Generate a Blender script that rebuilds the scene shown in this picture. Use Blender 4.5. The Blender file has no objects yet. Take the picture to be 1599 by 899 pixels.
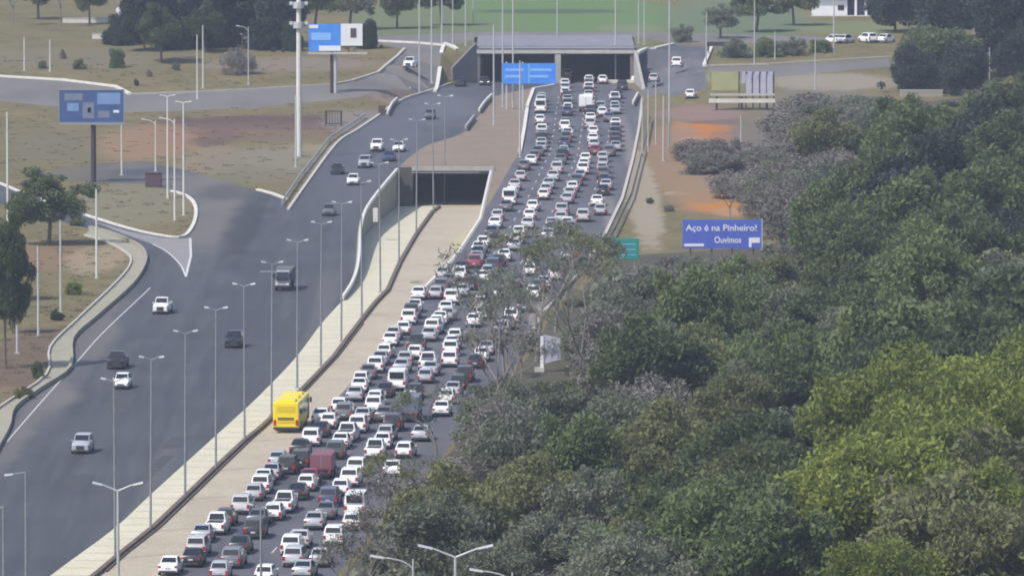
import bpy, bmesh, math, random
from mathutils import Vector, Matrix
from mathutils.geometry import delaunay_2d_cdt
R = math.radians
rng = random.Random(7)
SC = bpy.context.scene
COL = SC.collection

# ---------------------------------------------------------------- camera
FPX, CH = 12000.0, 80.0
PITCH = math.atan(1069.5 / FPX)
cd = bpy.data.cameras.new('camera')
cd.sensor_width = 36.0
cd.lens = 36.0 * FPX / 1599.0
cd.clip_start, cd.clip_end = 1.0, 9000.0
cam = bpy.data.objects.new('camera', cd)
COL.objects.link(cam)
cam.location = (0, 0, CH)
cam.rotation_euler = (math.pi / 2 - PITCH, 0, 0)
SC.camera = cam

# ---------------------------------------------------------------- light
SUN_DIR = Vector((-0.62, -0.50, 1.0)).normalized()          # towards the sun
SUN_EL = math.asin(SUN_DIR.z)
SUN_AZ = math.atan2(SUN_DIR.x, SUN_DIR.y)
w = bpy.data.worlds.new('World')
SC.world = w
w.use_nodes = True
nt = w.node_tree
bg = nt.nodes['Background']
sky = nt.nodes.new('ShaderNodeTexSky')
sky.sky_type = 'NISHITA'
sky.sun_disc = False
sky.sun_elevation = SUN_EL
sky.sun_rotation = SUN_AZ
sky.dust_density = 2.0
nt.links.new(sky.outputs[0], bg.inputs[0])
bg.inputs[1].default_value = 0.11
sl = bpy.data.lights.new('sun', 'SUN')
sl.energy = 2.6
sl.angle = R(1.0)
sl.color = (1.0, 0.95, 0.87)
so = bpy.data.objects.new('sun', sl)
COL.objects.link(so)
so.rotation_euler = SUN_DIR.to_track_quat('Z', 'Y').to_euler()
SC.view_settings.view_transform = 'Standard'
SC.view_settings.look = 'None'
SC.view_settings.exposure = 0.70
SC.view_settings.gamma = 1.0
SC.view_settings.use_curve_mapping = False
SC.render.engine = 'CYCLES'
SC.cycles.max_bounces = 6
SC.cycles.volume_bounces = 0
SC.cycles.filter_width = 1.9
SC.cycles.transparent_max_bounces = 4

# ---------------------------------------------------------------- where a picture point lies on the ground
_sp, _cp = math.sin(PITCH), math.cos(PITCH)

def at(u, v, z=0.0):
    dx, dy = (u - 799.5) / FPX, (v - 449.5) / FPX
    t = (z - CH) / (-_sp - dy * _cp)
    return dx * t, (_cp - dy * _sp) * t

def px(X, Y, z=0.0):
    d = Y * _cp - (z - CH) * _sp
    return 799.5 + FPX * X / d, 449.5 - FPX * (Y * _sp + (z - CH) * _cp) / d

def scale_at(X, Y, z=0.0):
    return FPX / (Y * _cp - (z - CH) * _sp)

def z_at(row, Y):                       # height of a point at distance Y seen at that row
    dy = (row - 449.5) / FPX
    t = Y / (_cp - dy * _sp)
    return CH + t * (-_sp - dy * _cp)

def x_at(u, Y, z):
    return (u - 799.5) / FPX * (Y * _cp - (z - CH) * _sp)

def sstep(a, b, x):
    t = min(1.0, max(0.0, (x - a) / (b - a)))
    return t * t * (3 - 2 * t)

def lerp_line(pts, Y):                  # x on a polyline sorted by y
    if Y <= pts[0][1]:
        return pts[0][0]
    for (x0, y0), (x1, y1) in zip(pts, pts[1:]):
        if Y <= y1:
            return x0 + (x1 - x0) * (Y - y0) / (y1 - y0 + 1e-9)
    return pts[-1][0]

def row_y(row, z=0.0):                  # distance of the road at that picture row
    return at(799.5, row, z)[1]

DECK_Z, PIT = 5.5, -5.0
PORTAL_Y, PORT2_Y, PIT0 = row_y(129.5), row_y(322, PIT), row_y(475)
RAMP0, RAMP1, CUT_Y, MID_Y = row_y(186), row_y(113), row_y(381), row_y(342)
XL = [at(*q) for q in [(450, 328), (525, 225), (585, 185), (622, 160), (662, 146), (705, 132)]]
XR = [at(*q) for q in [(822, 545), (915, 420), (950, 365), (990, 250), (997, 200), (1002, 152), (992, 132)]]

def h_ground(X, Y):
    p = DECK_Z * sstep(RAMP0, RAMP1, Y)
    if Y < PORTAL_Y + 1 and p > 0:
        a, b = lerp_line(XL, Y), lerp_line(XR, Y)
        d = a - X if X < (a + b) / 2 else X - b
        p *= sstep(-0.5, 4.0, d)
    return p

def h_pit(X, Y):
    t = min(1.0, max(0.0, (Y - PIT0) / (PORT2_Y - PIT0)))
    return PIT * (t ** 1.15)

def h_zero(X, Y):
    return 0.0

def on(u, v, hf=None):                  # picture point -> point on the terrain
    hf = hf or h_ground
    z = 0.0
    for _ in range(40):
        X, Y = at(u, v, z)
        z = z + 0.5 * (hf(X, Y) - z)
    return X, Y, z

# ---------------------------------------------------------------- naming helpers
def tag(o, label=None, cat=None, group=None, kind=None):
    if label: o['label'] = label
    if cat: o['category'] = cat
    if group: o['group'] = group
    if kind: o['kind'] = kind
    return o

def empty(name, loc=(0, 0, 0), rz=0.0):
    o = bpy.data.objects.new(name, None)
    COL.objects.link(o)
    o.location = loc
    o.rotation_euler = (0, 0, rz)
    o.empty_display_size = 0.3
    return o

def copy_tree(o, parent=None):
    c = o.copy()
    COL.objects.link(c)
    if parent is not None:
        c.parent = parent
    for ch in list(o.children):
        copy_tree(ch, c)
    return c

class MB:
    """collects quads and polygons for one mesh"""
    def __init__(s):
        s.v, s.f = [], []
    def poly(s, pts):
        n = len(s.v)
        s.v += [tuple(p) for p in pts]
        s.f.append(tuple(range(n, n + len(pts))))
        return s
    def box(s, x0, x1, y0, y1, z0, z1):
        n = len(s.v)
        s.v += [(x0, y0, z0), (x1, y0, z0), (x1, y1, z0), (x0, y1, z0), (x0, y0, z1), (x1, y0, z1), (x1, y1, z1), (x0, y1, z1)]
        s.f += [tuple(n + i for i in q) for q in [(3, 2, 1, 0), (4, 5, 6, 7), (0, 1, 5, 4), (1, 2, 6, 5), (2, 3, 7, 6), (3, 0, 4, 7)]]
        return s
    def hexa(s, p):                      # 8 points: bottom 4, top 4
        n = len(s.v)
        s.v += [tuple(q) for q in p]
        s.f += [tuple(n + i for i in q) for q in [(3, 2, 1, 0), (4, 5, 6, 7), (0, 1, 5, 4), (1, 2, 6, 5), (2, 3, 7, 6), (3, 0, 4, 7)]]
        return s
    def tube(s, a, b, r0, r1=None, n=8):
        r1 = r0 if r1 is None else r1
        a, b = Vector(a), Vector(b)
        d = (b - a).normalized()
        u = d.orthogonal().normalized()
        w_ = d.cross(u)
        k = len(s.v)
        for c, r in ((a, r0), (b, r1)):
            for i in range(n):
                t = 2 * math.pi * i / n
                s.v.append(tuple(c + u * (math.cos(t) * r) + w_ * (math.sin(t) * r)))
        for i in range(n):
            j = (i + 1) % n
            s.f.append((k + i, k + j, k + n + j, k + n + i))
        s.f.append(tuple(k + i for i in range(n))[::-1])
        s.f.append(tuple(k + n + i for i in range(n)))
        return s
    def build(s, name, mat, parent=None, smooth=False, bevel=0):
        me = bpy.data.meshes.new(name)
        me.from_pydata(s.v, [], s.f)
        me.update()
        bm = bmesh.new(); bm.from_mesh(me)
        bmesh.ops.recalc_face_normals(bm, faces=bm.faces)
        if bevel:
            bmesh.ops.bevel(bm, geom=bm.edges[:], offset=bevel, segments=2, affect='EDGES', profile=0.6)
        bm.to_mesh(me); bm.free()
        if smooth:
            me.polygons.foreach_set('use_smooth', [True] * len(me.polygons))
            me.set_sharp_from_angle(angle=0.7)
        if mat: me.materials.append(mat)
        o = bpy.data.objects.new(name, me)
        COL.objects.link(o)
        if parent is not None: o.parent = parent
        return o

# ---------------------------------------------------------------- materials
def mat(name, col, rough=0.6, metal=0.0, noise=None, scale=3.0, spec=None, var=0.0, coat=0.0, trans=0.0):
    m = bpy.data.materials.new(name)
    m.use_nodes = True
    nt = m.node_tree
    b = nt.nodes['Principled BSDF']
    b.inputs['Base Color'].default_value = (*col, 1)
    b.inputs['Roughness'].default_value = rough
    b.inputs['Metallic'].default_value = metal
    if coat: b.inputs['Coat Weight'].default_value = coat
    if spec is not None: b.inputs['Specular IOR Level'].default_value = spec
    if noise:
        tc = nt.nodes.new('ShaderNodeNewGeometry')
        n = nt.nodes.new('ShaderNodeTexNoise')
        n.inputs['Scale'].default_value = scale
        n.inputs['Detail'].default_value = 6
        n.inputs['Roughness'].default_value = 0.65
        r = nt.nodes.new('ShaderNodeValToRGB')
        r.color_ramp.elements[0].position = 0.3
        r.color_ramp.elements[1].position = 0.7
        r.color_ramp.elements[0].color = (*col, 1)
        r.color_ramp.elements[1].color = (*noise, 1)
        nt.links.new(tc.outputs['Position'], n.inputs['Vector'])
        nt.links.new(n.outputs['Fac'], r.inputs['Fac'])
        nt.links.new(r.outputs['Color'], b.inputs['Base Color'])
    return m

def leaf_mat(name, c0, c1, tr=0.38):
    m = bpy.data.materials.new(name)
    m.use_nodes = True
    nt = m.node_tree
    b = nt.nodes['Principled BSDF']
    b.inputs['Roughness'].default_value = 0.7
    b.inputs['Specular IOR Level'].default_value = 0.25
    g = nt.nodes.new('ShaderNodeNewGeometry')
    n = nt.nodes.new('ShaderNodeTexNoise')
    n.inputs['Scale'].default_value = 0.55
    n.inputs['Detail'].default_value = 3
    oi = nt.nodes.new('ShaderNodeObjectInfo')
    mx = nt.nodes.new('ShaderNodeMath'); mx.operation = 'MULTIPLY_ADD'
    mx.inputs[1].default_value = 0.45
    ad = nt.nodes.new('ShaderNodeMath'); ad.operation = 'MULTIPLY_ADD'
    ad.inputs[1].default_value = 0.13
    r = nt.nodes.new('ShaderNodeValToRGB')
    r.color_ramp.elements[0].position = 0.30
    r.color_ramp.elements[1].position = 0.95
    r.color_ramp.elements[0].color = (*c0, 1)
    r.color_ramp.elements[1].color = (*c1, 1)
    nt.links.new(g.outputs['Position'], n.inputs['Vector'])
    nt.links.new(g.outputs['Random Per Island'], ad.inputs[0])
    nt.links.new(oi.outputs['Random'], mx.inputs[0])
    sub = nt.nodes.new('ShaderNodeMath'); sub.operation = 'ADD'; sub.inputs[1].default_value = -0.04
    nt.links.new(n.outputs['Fac'], sub.inputs[0])
    nt.links.new(sub.outputs[0], mx.inputs[2])
    nt.links.new(mx.outputs[0], ad.inputs[2])
    nt.links.new(ad.outputs[0], r.inputs['Fac'])
    nt.links.new(r.outputs['Color'], b.inputs['Base Color'])
    t = nt.nodes.new('ShaderNodeBsdfTranslucent')
    nt.links.new(r.outputs['Color'], t.inputs['Color'])
    ms = nt.nodes.new('ShaderNodeMixShader')
    ms.inputs[0].default_value = tr
    nt.links.new(b.outputs[0], ms.inputs[1])
    nt.links.new(t.outputs[0], ms.inputs[2])
    nt.links.new(ms.outputs[0], nt.nodes['Material Output'].inputs['Surface'])
    return m

def soil_mat(name, base, patches, base_scale=0.12):
    """ground: a noisy mix of colours plus patches of other soil: (x, y, rx, ry, colour, strength)"""
    m = bpy.data.materials.new(name)
    m.use_nodes = True
    nt = m.node_tree
    b = nt.nodes['Principled BSDF']
    b.inputs['Roughness'].default_value = 0.95
    b.inputs['Specular IOR Level'].default_value = 0.1
    g = nt.nodes.new('ShaderNodeNewGeometry')
    def noise(sc, det=6):
        n = nt.nodes.new('ShaderNodeTexNoise')
        n.inputs['Scale'].default_value = sc
        n.inputs['Detail'].default_value = det
        n.inputs['Roughness'].default_value = 0.7
        nt.links.new(g.outputs['Position'], n.inputs['Vector'])
        return n
    n1, n2, n3 = noise(base_scale), noise(base_scale * 7), noise(3.5, 4)
    r = nt.nodes.new('ShaderNodeValToRGB')
    els = r.color_ramp.elements
    els[0].position, els[1].position = 0.33, 0.68
    els[0].color, els[1].color = (*base[0], 1), (*base[-1], 1)
    for i, c in enumerate(base[1:-1]):
        e = els.new(0.33 + 0.35 * (i + 1) / (len(base) - 1))
        e.color = (*c, 1)
    av = nt.nodes.new('ShaderNodeMath'); av.operation = 'MULTIPLY_ADD'
    av.inputs[1].default_value = 0.5
    hf = nt.nodes.new('ShaderNodeMath'); hf.operation = 'MULTIPLY'; hf.inputs[1].default_value = 0.5
    nt.links.new(n2.outputs['Fac'], hf.inputs[0])
    nt.links.new(n1.outputs['Fac'], av.inputs[0])
    nt.links.new(hf.outputs[0], av.inputs[2])
    nt.links.new(av.outputs[0], r.inputs['Fac'])
    cur = r.outputs['Color']
    for (x, y, rx, ry, c, st) in patches:
        mp = nt.nodes.new('ShaderNodeMapping')
        mp.vector_type = 'POINT'
        mp.inputs['Location'].default_value = (-x / rx, -y / ry, 0)
        mp.inputs['Scale'].default_value = (1 / rx, 1 / ry, 0)
        ln = nt.nodes.new('ShaderNodeVectorMath'); ln.operation = 'LENGTH'
        nt.links.new(g.outputs['Position'], mp.inputs['Vector'])
        nt.links.new(mp.outputs[0], ln.inputs[0])
        a = nt.nodes.new('ShaderNodeMath'); a.operation = 'MULTIPLY_ADD'
        a.inputs[1].default_value = 2.6
        nt.links.new(av.outputs[0], a.inputs[0])
        nt.links.new(ln.outputs['Value'], a.inputs[2])
        mr = nt.nodes.new('ShaderNodeMapRange')
        mr.interpolation_type = 'SMOOTHSTEP'
        mr.inputs['From Min'].default_value = 2.38
        mr.inputs['From Max'].default_value = 2.02
        mr.inputs['To Max'].default_value = st
        nt.links.new(a.outputs[0], mr.inputs['Value'])
        mix = nt.nodes.new('ShaderNodeMix'); mix.data_type = 'RGBA'
        mix.inputs['B'].default_value = (*c, 1)
        nt.links.new(mr.outputs[0], mix.inputs['Factor'])
        nt.links.new(cur, mix.inputs['A'])
        cur = mix.outputs['Result']
    # fine speckle of tufts and clods
    mr = nt.nodes.new('ShaderNodeMapRange')
    mr.inputs['From Min'].default_value, mr.inputs['From Max'].default_value = 0.35, 0.7
    mr.inputs['To Min'].default_value, mr.inputs['To Max'].default_value = 0.84, 1.12
    nt.links.new(n3.outputs['Fac'], mr.inputs['Value'])
    mul = nt.nodes.new('ShaderNodeVectorMath'); mul.operation = 'SCALE'
    nt.links.new(cur, mul.inputs[0])
    nt.links.new(mr.outputs[0], mul.inputs['Scale'])
    nt.links.new(mul.outputs[0], b.inputs['Base Color'])
    return m

def asphalt_mat(name, c0, c1, along=0.0, streak=0.25, patches=()):
    """worn asphalt with blotches and long tyre-polished streaks along the road"""
    m = bpy.data.materials.new(name)
    m.use_nodes = True
    nt = m.node_tree
    b = nt.nodes['Principled BSDF']
    b.inputs['Roughness'].default_value = 0.8
    b.inputs['Specular IOR Level'].default_value = 0.3
    g = nt.nodes.new('ShaderNodeNewGeometry')
    mp = nt.nodes.new('ShaderNodeMapping')
    mp.inputs['Rotation'].default_value = (0, 0, along)
    mp.inputs['Scale'].default_value = (1, 0.04, 1)
    n1 = nt.nodes.new('ShaderNodeTexNoise'); n1.inputs['Scale'].default_value = 0.7; n1.inputs['Detail'].default_value = 5
    n2 = nt.nodes.new('ShaderNodeTexNoise'); n2.inputs['Scale'].default_value = 0.06; n2.inputs['Detail'].default_value = 7
    nt.links.new(g.outputs['Position'], mp.inputs['Vector'])
    nt.links.new(mp.outputs[0], n1.inputs['Vector'])
    nt.links.new(g.outputs['Position'], n2.inputs['Vector'])
    a = nt.nodes.new('ShaderNodeMath'); a.operation = 'MULTIPLY'; a.inputs[1].default_value = streak
    c = nt.nodes.new('ShaderNodeMath'); c.operation = 'MULTIPLY_ADD'; c.inputs[1].default_value = 1 - streak
    nt.links.new(n1.outputs['Fac'], a.inputs[0])
    nt.links.new(n2.outputs['Fac'], c.inputs[0])
    nt.links.new(a.outputs[0], c.inputs[2])
    r = nt.nodes.new('ShaderNodeValToRGB')
    r.color_ramp.elements[0].position, r.color_ramp.elements[1].position = 0.36, 0.66
    r.color_ramp.elements[0].color, r.color_ramp.elements[1].color = (*c0, 1), (*c1, 1)
    nt.links.new(c.outputs[0], r.inputs['Fac'])
    cur = r.outputs['Color']
    for (x, y, rx, ry, col, st) in patches:
        mp2 = nt.nodes.new('ShaderNodeMapping'); mp2.vector_type = 'POINT'
        mp2.inputs['Location'].default_value = (-x / rx, -y / ry, 0); mp2.inputs['Scale'].default_value = (1 / rx, 1 / ry, 0)
        ln = nt.nodes.new('ShaderNodeVectorMath'); ln.operation = 'LENGTH'
        nt.links.new(g.outputs['Position'], mp2.inputs['Vector']); nt.links.new(mp2.outputs[0], ln.inputs[0])
        a_ = nt.nodes.new('ShaderNodeMath'); a_.operation = 'MULTIPLY_ADD'; a_.inputs[1].default_value = 1.8
        nt.links.new(n2.outputs['Fac'], a_.inputs[0]); nt.links.new(ln.outputs['Value'], a_.inputs[2])
        mr = nt.nodes.new('ShaderNodeMapRange'); mr.interpolation_type = 'SMOOTHSTEP'
        mr.inputs['From Min'].default_value = 2.1; mr.inputs['From Max'].default_value = 1.2; mr.inputs['To Max'].default_value = st
        nt.links.new(a_.outputs[0], mr.inputs['Value'])
        mix = nt.nodes.new('ShaderNodeMix'); mix.data_type = 'RGBA'; mix.inputs['B'].default_value = (*col, 1)
        nt.links.new(mr.outputs[0], mix.inputs['Factor']); nt.links.new(cur, mix.inputs['A'])
        cur = mix.outputs['Result']
    nt.links.new(cur, b.inputs['Base Color'])
    return m

M = {}
M['asphalt_side'] = asphalt_mat('dusty_asphalt', (0.13, 0.122, 0.12), (0.18, 0.165, 0.155), R(70))
M['gore'] = mat('pale_paved_gore', (0.19, 0.185, 0.19), 0.9, noise=(0.25, 0.24, 0.24), scale=0.5)
M['concrete'] = mat('grey_concrete', (0.30, 0.29, 0.28), 0.9, noise=(0.40, 0.385, 0.36), scale=0.8)
M['deck'] = mat('lavender_grey_concrete', (0.155, 0.155, 0.19), 0.9, noise=(0.235, 0.23, 0.265), scale=0.45)
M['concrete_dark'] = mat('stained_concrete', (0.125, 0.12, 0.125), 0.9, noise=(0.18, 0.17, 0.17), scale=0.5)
M['tunnel'] = mat('shaded_tunnel_concrete', (0.050, 0.056, 0.095), 0.9)  # blue-dark shade of the tunnel interior put into the lining colour
M['olive_wall'] = mat('olive_shaded_wall', (0.05, 0.05, 0.048), 0.9, noise=(0.085, 0.083, 0.072), scale=0.6)  # abutment's shadow put into the olive, so it reads with the opening
M['walk'] = mat('weathered_footpath', (0.25, 0.24, 0.185), 0.95, noise=(0.32, 0.30, 0.235), scale=0.6)
M['kerb'] = mat('whitewashed_kerb', (0.52, 0.50, 0.46), 0.9, noise=(0.68, 0.66, 0.62), scale=0.7)
M['kerb_pale'] = mat('dusty_kerb', (0.38, 0.36, 0.32), 0.9, noise=(0.5, 0.48, 0.44), scale=0.7)
M['brown_kerb'] = mat('mud_brown_kerb', (0.085, 0.06, 0.05), 0.95, noise=(0.16, 0.12, 0.10), scale=0.5)
M['paint'] = mat('road_paint', (0.42, 0.42, 0.43), 0.8, noise=(0.58, 0.58, 0.58), scale=1.5)
M['rail'] = mat('galvanised_rail', (0.42, 0.43, 0.45), 0.5, 0.3)
M['rail_dark'] = mat('dark_rail', (0.07, 0.06, 0.07), 0.7)
M['pole'] = mat('galvanised_pole', (0.40, 0.42, 0.44), 0.55, 0.2, noise=(0.5, 0.51, 0.52), scale=2)
M['pole_grey'] = mat('weathered_pole', (0.20, 0.21, 0.23), 0.6, 0.2, noise=(0.27, 0.28, 0.30), scale=2)
M['pole_white'] = mat('white_concrete_pole', (0.55, 0.54, 0.50), 0.8, noise=(0.66, 0.65, 0.60), scale=1)
M['lamp_head'] = mat('lamp_housing', (0.55, 0.56, 0.58), 0.4, 0.2)
M['black'] = mat('black_plastic', (0.02, 0.02, 0.022), 0.6)
M['dark_steel'] = mat('dark_steel', (0.045, 0.04, 0.045), 0.6, 0.2)
M['rust'] = mat('rusty_brown', (0.10, 0.055, 0.045), 0.9, noise=(0.06, 0.045, 0.05), scale=2)
M['bark'] = mat('bark', (0.11, 0.09, 0.075), 0.95, noise=(0.17, 0.145, 0.12), scale=3)
M['bark_pale'] = mat('pale_bark', (0.15, 0.135, 0.12), 0.95, noise=(0.22, 0.20, 0.18), scale=3)
M['glass'] = mat('dark_car_glass', (0.015, 0.018, 0.024), 0.08, spec=0.6)
M['tyre'] = mat('tyre_rubber', (0.018, 0.018, 0.02), 0.85)
M['rim'] = mat('alloy_rim', (0.35, 0.36, 0.38), 0.35, 0.6)
M['lens'] = mat('headlight_lens', (0.70, 0.72, 0.75), 0.15)
M['taillens'] = mat('tail_light_lens', (0.40, 0.015, 0.02), 0.25)
M['plate'] = mat('number_plate', (0.55, 0.56, 0.58), 0.5)
M['trim'] = mat('dark_bumper_trim', (0.035, 0.035, 0.04), 0.6)
M['white_panel'] = mat('white_panel', (0.70, 0.71, 0.74), 0.6, noise=(0.78, 0.78, 0.8), scale=0.6)
M['lit'] = bpy.data.materials.new('lit_headlight'); M['lit'].use_nodes = True
_b = M['lit'].node_tree.nodes['Principled BSDF']
_b.inputs['Emission Color'].default_value = (1, 1, 0.95, 1); _b.inputs['Emission Strength'].default_value = 6
PAINT = {'white': (0.82, 0.82, 0.82), 'silver': (0.42, 0.44, 0.48), 'light grey': (0.5, 0.5, 0.52), 'grey': (0.14, 0.145, 0.165),
         'black': (0.018, 0.018, 0.022), 'dark blue': (0.04, 0.055, 0.12), 'red': (0.26, 0.045, 0.07), 'dark green': (0.05, 0.075, 0.075)}
CARPAINT = {k: mat('car_paint_' + k.replace(' ', '_'), c, 0.32, 0.15 if k in ('silver', 'grey') else 0.0, coat=0.35) for k, c in PAINT.items()}

# ---------------------------------------------------------------- ground: one tessellation, one object per kind of surface
def dens(pts, step=4.0, closed=True):
    out = []
    n = len(pts)
    for i in range(n if closed else n - 1):
        a, b = pts[i], pts[(i + 1) % n]
        k = max(1, int(math.hypot(b[0] - a[0], b[1] - a[1]) / step))
        for j in range(k):
            t = j / k
            out.append((a[0] + (b[0] - a[0]) * t, a[1] + (b[1] - a[1]) * t))
    if not closed: out.append(tuple(pts[-1][:2]))
    return out

def inside(p, poly):
    x, y = p
    c = False
    j = len(poly) - 1
    for i in range(len(poly)):
        xi, yi = poly[i]; xj, yj = poly[j]
        if (yi > y) != (yj > y) and x < (xj - xi) * (y - yi) / (yj - yi) + xi:
            c = not c
        j = i
    return c

def smooth_line(pts, n=6):               # Catmull-Rom through picture points
    out = []
    for i in range(len(pts) - 1):
        p0 = pts[max(0, i - 1)]; p1 = pts[i]; p2 = pts[i + 1]; p3 = pts[min(len(pts) - 1, i + 2)]
        for j in range(n):
            t = j / n
            out.append(tuple(0.5 * ((2 * p1[k]) + (-p0[k] + p2[k]) * t + (2 * p0[k] - 5 * p1[k] + 4 * p2[k] - p3[k]) * t * t
                                    + (-p0[k] + 3 * p1[k] - 3 * p2[k] + p3[k]) * t ** 3) for k in (0, 1)))
    out.append(tuple(pts[-1]))
    return out

G0 = lambda L: [on(*q)[:2] for q in L]          # on the terrain
Z0 = lambda L: [at(*q) for q in L]              # at road level

MED_L = smooth_line([(20, 950), (80, 897), (175, 827), (237, 770), (290, 722), (342, 675), (400, 622), (460, 560), (502, 505), (535, 468), (552, 440), (560, 410), (565, 350), (580, 317), (620, 268)], 4)
JAM_L = smooth_line([(215, 940), (262, 893), (300, 855), (345, 812), (395, 768), (430, 728), (462, 692), (490, 660), (520, 628), (560, 585), (600, 540), (635, 482), (660, 452), (700, 412), (722, 384), (745, 345), (775, 300), (798, 258), (810, 240), (818, 200), (823, 165), (834, 138), (868, 131)], 4)
JAM_R = smooth_line([(982, 131), (990, 140), (1000, 152), (997, 200), (990, 250), (976, 310), (950, 365), (915, 420), (880, 462), (850, 490), (822, 545), (775, 612), (700, 700), (610, 795), (524, 899), (490, 945)], 4)
LEFT_L = smooth_line([(450, 328), (480, 285), (525, 225), (555, 205), (585, 185), (622, 160), (662, 146), (705, 132)], 4)
LEFT_R = smooth_line([(765, 153), (727, 205), (667, 227), (632, 252), (620, 268)], 4)
WALK_OUT = smooth_line([(-80, 790), (-25, 735), (0, 695), (14, 668), (22, 640), (62, 610), (109, 577), (113, 532), (150, 497), (205, 448), (226, 415), (226, 398), (213, 384), (175, 367), (140, 358)], 4)
WALK_IN = smooth_line([(-90, 725), (-30, 665), (0, 636), (72, 586), (78, 543), (120, 500), (175, 448), (200, 420), (204, 404), (192, 392), (165, 378), (132, 368)], 4)
ISL = smooth_line([(135, 337), (200, 357), (250, 368), (285, 370), (300, 355), (306, 335), (303, 318), (290, 306), (268, 299)], 4)

PW = at(750, 129)[0], at(871, 129)[0], at(984, 129)[0]
pit_line = [(-16.3, PORT2_Y), (-3.0, PORT2_Y)]
reg = []
pit_R = [(-3.0, PORT2_Y), (-4.2, MID_Y)]
jl = Z0(JAM_L)
jl_low = [p for p in jl if p[1] < CUT_Y]
reg.append(('tunnel_gap', [(PW[0] - 1.1, PORTAL_Y + .02), (PW[2] + 1.1, PORTAL_Y + .02), (PW[2] + 1.1, PORTAL_Y + 37.9), (PW[0] - 1.1, PORTAL_Y + 37.9)], h_ground))
KERB_L = [(20, 1005), (80, 953), (152, 897), (190, 865), (240, 825), (290, 777), (337, 732), (382, 690), (407, 670), (475, 607), (520, 560), (560, 507), (605, 450)]
KERB_P = [(625, 410), (650, 367), (675, 332), (686, 324)]
kerb_w = Z0(KERB_L) + [on(u, v, h_pit)[:2] for u, v in KERB_P]
kerb_w = [p for p in kerb_w if p[1] < PORT2_Y - 1]
reg.append(('median', Z0(MED_L)[:-1] + [(-16.3, PORT2_Y), (kerb_w[-1][0], PORT2_Y)] + kerb_w[::-1], h_pit))
corr = Z0(MED_L)[:-1] + pit_line + [(-4.2, MID_Y)] + jl_low[::-1]
reg.append(('corridor', corr, h_pit))
jam = jl + [(PW[1] + .3, PORTAL_Y), (PW[2], PORTAL_Y)] + Z0(JAM_R)
reg.append(('jam_road', jam, h_zero))
left = Z0(WALK_OUT) + Z0([(60, 336), (0, 318), (-60, 300), (-60, 272), (0, 287), (40, 301)]) + Z0(ISL) \
    + Z0([(225, 287), (150, 284), (60, 280), (60, 268), (150, 256), (225, 252), (290, 266), (400, 297), (445, 311)]) + Z0(LEFT_L) + Z0([(722, 131)]) \
    + [(PW[0], PORTAL_Y), (PW[1] - .3, PORTAL_Y)] + Z0([(845, 135), (790, 146)]) + Z0(LEFT_R) + Z0(MED_L)[::-1] + Z0([(-80, 1010)])
reg.append(('left_road', left, h_zero))
isl = Z0(LEFT_R) + pit_line[1:] + [(-4.2, MID_Y)] + [p for p in jl if CUT_Y <= p[1]] + Z0([(845, 135), (790, 146)])
reg.append(('island', isl, h_zero))
walk = Z0(WALK_OUT) + Z0(WALK_IN)[::-1]
reg.append(('footpath', walk, h_ground))
SERV = [(-60, 112), (0, 120), (100, 126), (180, 136), (200, 148), (300, 145), (400, 140), (520, 133), (550, 127), (590, 114), (620, 89), (632, 77), (600, 70), (587, 65), (650, 68), (707, 73), (714, 79), (695, 100), (679, 114), (640, 138), (560, 152), (400, 168), (200, 176), (100, 168), (0, 158), (-60, 150)]
reg.append(('service_road', G0(SERV), h_ground))
SIDE = [(989, 126), (1009, 96), (1022, 77), (1052, 70), (1108, 73), (1100, 104), (1104, 138), (1052, 150), (1007, 152), (998, 141)]
reg.append(('side_road', G0(SIDE), h_ground))
reg.append(('back_road', G0([(1106, 106), (1200, 103), (1390, 92), (1500, 88), (1500, 99), (1390, 104), (1200, 122), (1108, 126)]), h_ground))
reg.append(('cross_road', G0([(560, 64), (586, 64), (650, 66), (707, 71), (760, 58), (1000, 58), (1052, 69), (1300, 66), (1300, 58), (1000, 50), (760, 50), (560, 58)]), h_ground))
FOREST = Z0([(470, 1010), (530, 905), (615, 800), (706, 703), (782, 615), (832, 545), (862, 492), (905, 455), (960, 400), (1040, 395), (1200, 385), (1300, 330), (1330, 240), (1400, 170), (1700, 150), (1850, 1100)])
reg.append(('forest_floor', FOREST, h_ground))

pts, idx, edges = [], {}, []
def pid(p):
    k = (round(p[0], 2), round(p[1], 2))
    if k not in idx:
        idx[k] = len(pts); pts.append(Vector(k))
    return idx[k]
for name, poly, hf in reg:
    d = [pid(p) for p in dens(poly, 5.0)]
    for a, b in zip(d, d[1:] + d[:1]):
        if a != b: edges.append((a, b))
for gx in range(-130, 131, 8):
    for gy in range(560, 1560, 12):
        if abs(gx) < 0.07 * gy + 20:
            pid((gx + rng.uniform(-1, 1), gy + rng.uniform(-1, 1)))
for gx in (-3000, -1000, -300, 0, 300, 1000, 3000):
    for gy in (-1000, 0, 300, 1650, 2200, 3500, 6000):
        pid((gx, gy))
V2, E2, F2, *_ = delaunay_2d_cdt(pts, edges, [], 0, 1e-4)
faces = {r[0]: [] for r in reg}; faces['grass_verge'] = []
boxes = [(min(p[0] for p in r[1]), max(p[0] for p in r[1]), min(p[1] for p in r[1]), max(p[1] for p in r[1])) for r in reg]
for f in F2:
    c = [sum(V2[i][k] for i in f) / len(f) for k in (0, 1)]
    for (nm, poly, hf), bx in zip(reg, boxes):
        if bx[0] <= c[0] <= bx[1] and bx[2] <= c[1] <= bx[3] and inside(c, poly):
            faces[nm].append(f); break
    else:
        faces['grass_verge'].append(f)

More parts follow.
